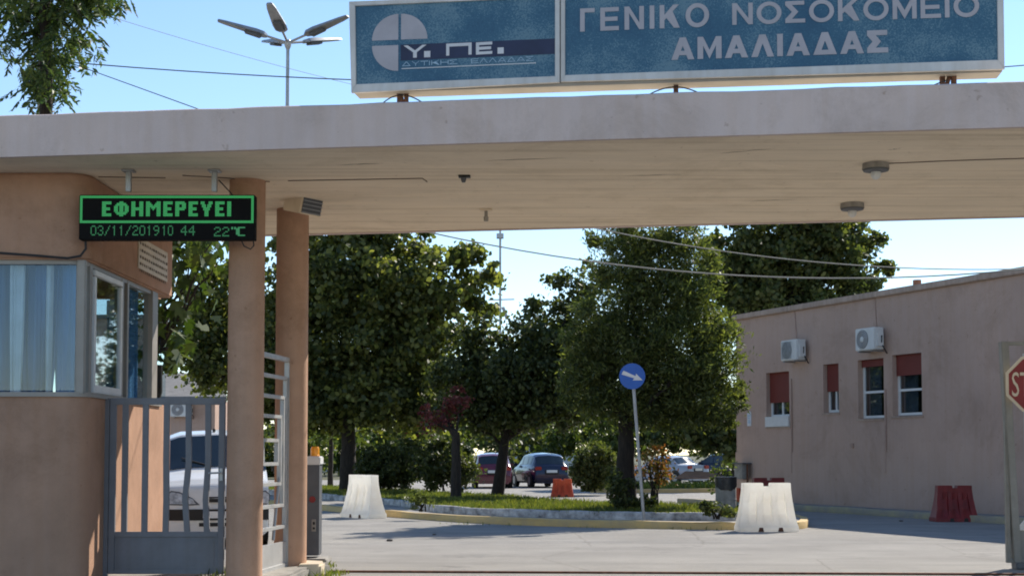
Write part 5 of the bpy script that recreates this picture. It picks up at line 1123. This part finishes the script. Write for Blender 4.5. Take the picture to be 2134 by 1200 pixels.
for k, ((u, v, r_, Y, m), wh) in enumerate(zip(far, seen)):
    col_ = 'pale green' if m == 'leaf_light' else 'dull green'
    bush('distant_bush', f'{col_} distant bush {wh}', (xu(u, Y), Y, 0), [(u, v - 22, r_ * 1.15, r_ * .95), (u - r_ * .4, v + 15, r_ * .8, 30), (u + r_ * .4, v + 12, r_ * .6, 26)], Y, m, .30, .75, 200 + k, clump=.7, per=60, group='distant bushes beyond the car park', stems=3)

# grass in the island bed and weeds along kerbs
def in_poly(x, y, P):
    c = np.zeros(len(x), bool); j = len(P) - 1
    for i in range(len(P)):
        xi, yi = P[i]; xj, yj = P[j]
        if yi != yj: c ^= ((yi > y) != (yj > y)) & (x < (xj - xi) * (y - yi) / (yj - yi) + xi)
        j = i
    return c
def grass(name, P, z, n, h, seed, m='grass_blade', w=.012):
    rng = np.random.default_rng(seed); xs = [p[0] for p in P]; ys = [p[1] for p in P]
    x = rng.uniform(min(xs), max(xs), n); y = rng.uniform(min(ys), max(ys), n); k = in_poly(x, y, P)
    cl = np.array([noise.noise((a * .7, b * .7, seed)) for a, b in zip(x, y)]); k &= cl > -.35; x, y, cl = x[k], y[k], cl[k]; n = len(x)
    hh = h * rng.uniform(.4, 1.25, n) * (1 + .7 * cl); a = rng.uniform(0, 6.283, n); ln = rng.normal(size=(n, 2)) * .35 * hh[:, None]; ww = w * rng.uniform(.7, 1.6, n)
    b = np.stack([x, y, np.full(n, z)], 1); dx = np.stack([np.cos(a) * ww, np.sin(a) * ww, np.zeros(n)], 1); top = b + np.stack([ln[:, 0], ln[:, 1], hh], 1); mid = b + np.stack([ln[:, 0] * .3, ln[:, 1] * .3, hh * .55], 1)
    V = np.stack([b - dx, b + dx, mid + dx * .8, top, mid - dx * .8], 1); ob = np_mesh(name, V.reshape(-1, 3), 5, m, None); ob['kind'] = 'stuff'; return ob
grass('grass', bed_front + bed_back, .23, 120000, .115, 3, w=.009)
grass('verge_grass', [(x, y + .3) for x, y in p1] + [(14, 63.5), (5, 63)], .13, 7000, .22, 4, w=.02)
grass('kerb_weeds', [(-2.95, 17.2), (-2.2, 17.4), (-2.0, 18.9), (-2.2, 19.6), (-2.6, 19.8)], .0, 900, .09, 5, w=.007)
grass('step_weeds', [(-3.5, 16.0), (-3.1, 16.0), (-3.1, 16.5), (-3.5, 16.45)],   .14, 60, .12, 6, w=.006)
g1 = [g(u, v) for u, v in ((900, 1090), (1200, 1099), (1545, 1105))]
grass('gutter_weeds', [(x, y - .03) for x, y in g1] + [(x, y + .06) for x, y in g1][::-1], 0, 2200, .07, 7, w=.008)

# ------------------------------------------------------------------ street lamp, mast, wires
ly = 29.2; hub = at_y(600, 90, ly)
lamp = thing('street_lamp', 'tall grey lamp post with five radiating heads against the blue sky', 'street lamp', (hub.x, ly, 0))
mb = MB(); mb.tube([(hub.x, ly, 0), (hub.x, ly, 4), (hub.x, ly, hub.z)], [.07, .055, .034], 14); mb.build('pole', 'galv', lamp)
mb = MB(); mb.lathe(hub - Vector((0, 0, .06)), [(.035, -.08), (.07, 0), (.075, .08), (.05, .12)], 16); mb.build('hub', 'galv', lamp)
for az in (-6, 66, 138, 210, 282):
    d = Vector((math.sin(R(az)), -math.cos(R(az)), 0)); el = R(15); ax3 = (d * math.cos(el) + Vector((0, 0, math.sin(el)))); sx3 = Vector((-d.y, d.x, 0)); up3 = ax3.cross(sx3) * -1
    if up3.z < 0: up3 = -up3
    hd_ = thing('lamp_head', None, None, hub); hd_.parent = lamp; hd_.location = hub - WL[lamp.name]
    mb = MB(); mb.tube([hub, hub + ax3 * .58], .025, 8); mb.build('arm', 'galv', hd_)
    mb = MB(); prof = [(.43, .06, .05), (.51, .135, .095), (.68, .145, .105), (.96, .125, .08), (1.3, .10, .055), (1.47, .065, .04)]; vs = []
    for s_, w_, h_ in prof:
        c_ = hub + ax3 * s_
        vs += [c_ - sx3 * w_ - up3 * .02, c_ + sx3 * w_ - up3 * .02, c_ + sx3 * w_ * .75 + up3 * h_ * .6, c_ - sx3 * w_ * .75 + up3 * h_ * .6]
    fs = [(i * 4 + k, i * 4 + (k + 1) % 4, (i + 1) * 4 + (k + 1) % 4, (i + 1) * 4 + k) for i in range(5) for k in range(4)] + [(3, 2, 1, 0), (20, 21, 22, 23)]
    mb.add(vs, fs); mb.build('shell', 'galv', hd_, bevel=.01)
    mb = MB(); c_ = hub + ax3 * .70 - up3 * .022; mb.prism([c_ - sx3 * .1 - ax3 * .15, c_ + sx3 * .1 - ax3 * .15, c_ + sx3 * .085 + ax3 * .2, c_ - sx3 * .085 + ax3 * .2], -up3 * .05); mb.build('lens', 'steel_dark', hd_, bevel=.02)
my = 110.0; mp = Vector((xu(1042, my), my, 0)); mast = thing('radio_mast', 'slender pale radio mast with crossbar standing far off between the trees', 'mast', mp)
mb = MB(); zt_ = zv(380, my)
for k in range(3): a = k * 2.094; mb.tube([mp + Vector((.06 * math.cos(a), .06 * math.sin(a), 0)), mp + Vector((.05 * math.cos(a), .05 * math.sin(a), zt_))], .055, 5)
for i in range(26): z_ = zt_ * i / 26; a = i * 2.094; mb.tube([mp + Vector((.06 * math.cos(a), .06 * math.sin(a), z_)), mp + Vector((.06 * math.cos(a + 2.094), .06 * math.sin(a + 2.094), z_ + zt_ / 26))], .03, 4)
mb.build('shaft', 'far_white', mast)
mb = MB(); z_ = zv(625, my); mb.tube([mp + Vector((-.9, 0, z_)), mp + Vector((1.1, 0, z_ + .05))], .05, 5); mb.box(mp + Vector((0, 0, zv(492, my))), (.55, .55, .35)); mb.build('crossbar', 'far_white', mast)
mb = MB(); a, b = at_y(1048, 640, my), at_y(1057, 665, my); mb.tube([a, b], .14, 6); mb.build('marker', 'letter_grey', mast)
def wire(name, label, pts, r, m='cable', n=24):
    mb = MB()
    for (a, b, sag) in pts:
        a, b = Vector(a), Vector(b); mb.tube([a.lerp(b, i / n) - Vector((0, 0, sag * 4 * (i / n) * (1 - i / n))) for i in range(n + 1)], r, 5)
    return tag(mb.build(name, m, smooth=80), label, 'cable')
pa = at_y(84, 125, 23.5)
wire('overhead_cable', 'thick dark overhead cable crossing the sky from the concrete pole towards the big sign', [(at_y(-200, 102, 24.5), pa, .05), (pa, at_y(2400, 112, 24), .46)], .010)
wire('overhead_cable', 'thin cable dropping from the concrete pole down to the canopy roof', [(at_y(92, 112, 23.5), at_y(425, 232, 19.9), .0)], .007)
wire('overhead_cable', 'hair-thin distant wire slanting across the open sky beside the street lamp', [(at_y(90, -10, 60), at_y(800, 192, 70), .2)], .012, 'cable_pale')
wire('overhead_cable', 'lower of two pale cables sagging in front of the evergreen to the pink wing', [(at_y(760, 452, 30), at_y(2320, 538, 30), .80)], .016, 'cable_pale')
wire('overhead_cable', 'upper of two pale cables sagging in front of the evergreen to the pink wing', [(at_y(1150, 455, 31), at_y(2240, 556, 31), .42)], .013, 'cable_pale')

# ------------------------------------------------------------------ far buildings
yb = 64.0
far_b = thing('distant_building', 'pink outbuilding with dark roof edge seen through the gate bars', 'building', (xu(330, yb), yb, 0))
x0, x1 = xu(120, yb), xu(448, yb); zt_ = zv(832, yb)
mb = MB(); mb.box(((x0 + x1) / 2, yb + 4, zt_ / 2), (x1 - x0, 8, zt_)); mb.build('wall', 'wing_pink', far_b)
mb = MB(); mb.prism([(x0 - .4, yb - .5, zt_), (x1 + .6, yb - .5, zt_), (x1 - .6, yb + 4, zv(782, yb + 4)), (x0 + .6, yb + 4, zv(782, yb + 4))], (0, .05, .12)); mb.build('roof', 'roof_felt', far_b)
def FBW(s, t, z): return Vector((s, yb - t, z))
ac_unit(xu(379, yb), zv(868, yb), 'white air conditioner on the pink outbuilding seen through the gate bars', FBW, True, w=.9, h=.62)
for k, (u0, u1, v0, Y, lab) in enumerate(((1060, 1200, 912, 150, 'pale bluish building far beyond the parked cars'), (640, 710, 985, 120, 'low white garden wall far behind the barrier machine'))):
    b_ = thing('distant_building' if k == 0 else 'garden_wall', lab, 'building' if k == 0 else 'wall', (xu((u0 + u1) / 2, Y), Y, 0)); zt_ = max(.9, zv(v0, Y)); xa, xb = xu(u0, Y), xu(u1, Y)
    mb = MB(); mb.box(((xa + xb) / 2, Y + 3, zt_ / 2), (xb - xa, 6 if k == 0 else .3, zt_)); mb.build('wall', 'far_white', b_)
    if k == 0:
        for j in range(4):
            mb = MB(); mb.box((xa + (xb - xa) * (j + .5) / 4, Y - .01, zt_ * .55), ((xb - xa) * .12, .05, zt_ * .3)); mb.build('window', 'car_glass', b_)
        mb = MB(); mb.box(((xa + xb) / 2, Y + 3, zt_ + .1), (xb - xa + .6, 6.6, .2)); mb.build('roof', 'roof_tile', b_)
    else:
        mb = MB(); mb.box(((xa + xb) / 2, Y + 3, zt_ + .04), (xb - xa + .1, .4, .08)); mb.build('coping', 'concrete', b_)
yh = 44.0; hs_ = thing('distant_house', 'plain brown house wall with a chimney seen through the booth windows', 'house', (xu(230, yh), yh, 0))
xa, xb, zt_ = xu(120, yh), xu(296, yh), zv(664, yh)
mb = MB(); mb.box(((xa + xb) / 2, yh + .5, zt_ / 2), (xb - xa, 1, zt_)); mb.build('wall', 'wing_dado', hs_)
mb = MB(); mb.box(((xa + xb) / 2, yh + .5, zt_ + .06), (xb - xa + .2, 1.2, .12)); mb.build('roof', 'roof_felt', hs_)
mb = MB(); q = at_y(237, 655, yh + .5); mb.box((q.x, q.y, zt_ + .3), (.35, .35, .6)); mb.ball((q.x, q.y, zt_ + .7), (.14, .14, .16)); mb.build('chimney', 'roof_felt', hs_)
# stones on the road
for k, (u, v, s_) in enumerate(((812, 1127, .06), (905, 1114, .04), (1878, 1086, .05))):
    p = at_z(u, v, 0); mb = MB(); mb.ball((p.x, p.y, s_ * .3), (s_, s_ * .8, s_ * .45), 9, 6)
    tag(mb.build('stone', 'stone'), ('dark stone lying on the road near the white barrier turned sideways', 'tiny pebble on the road between the white barriers', 'small stone on the shaded road by the pink wing')[k], 'stone', 'loose stones on the road')
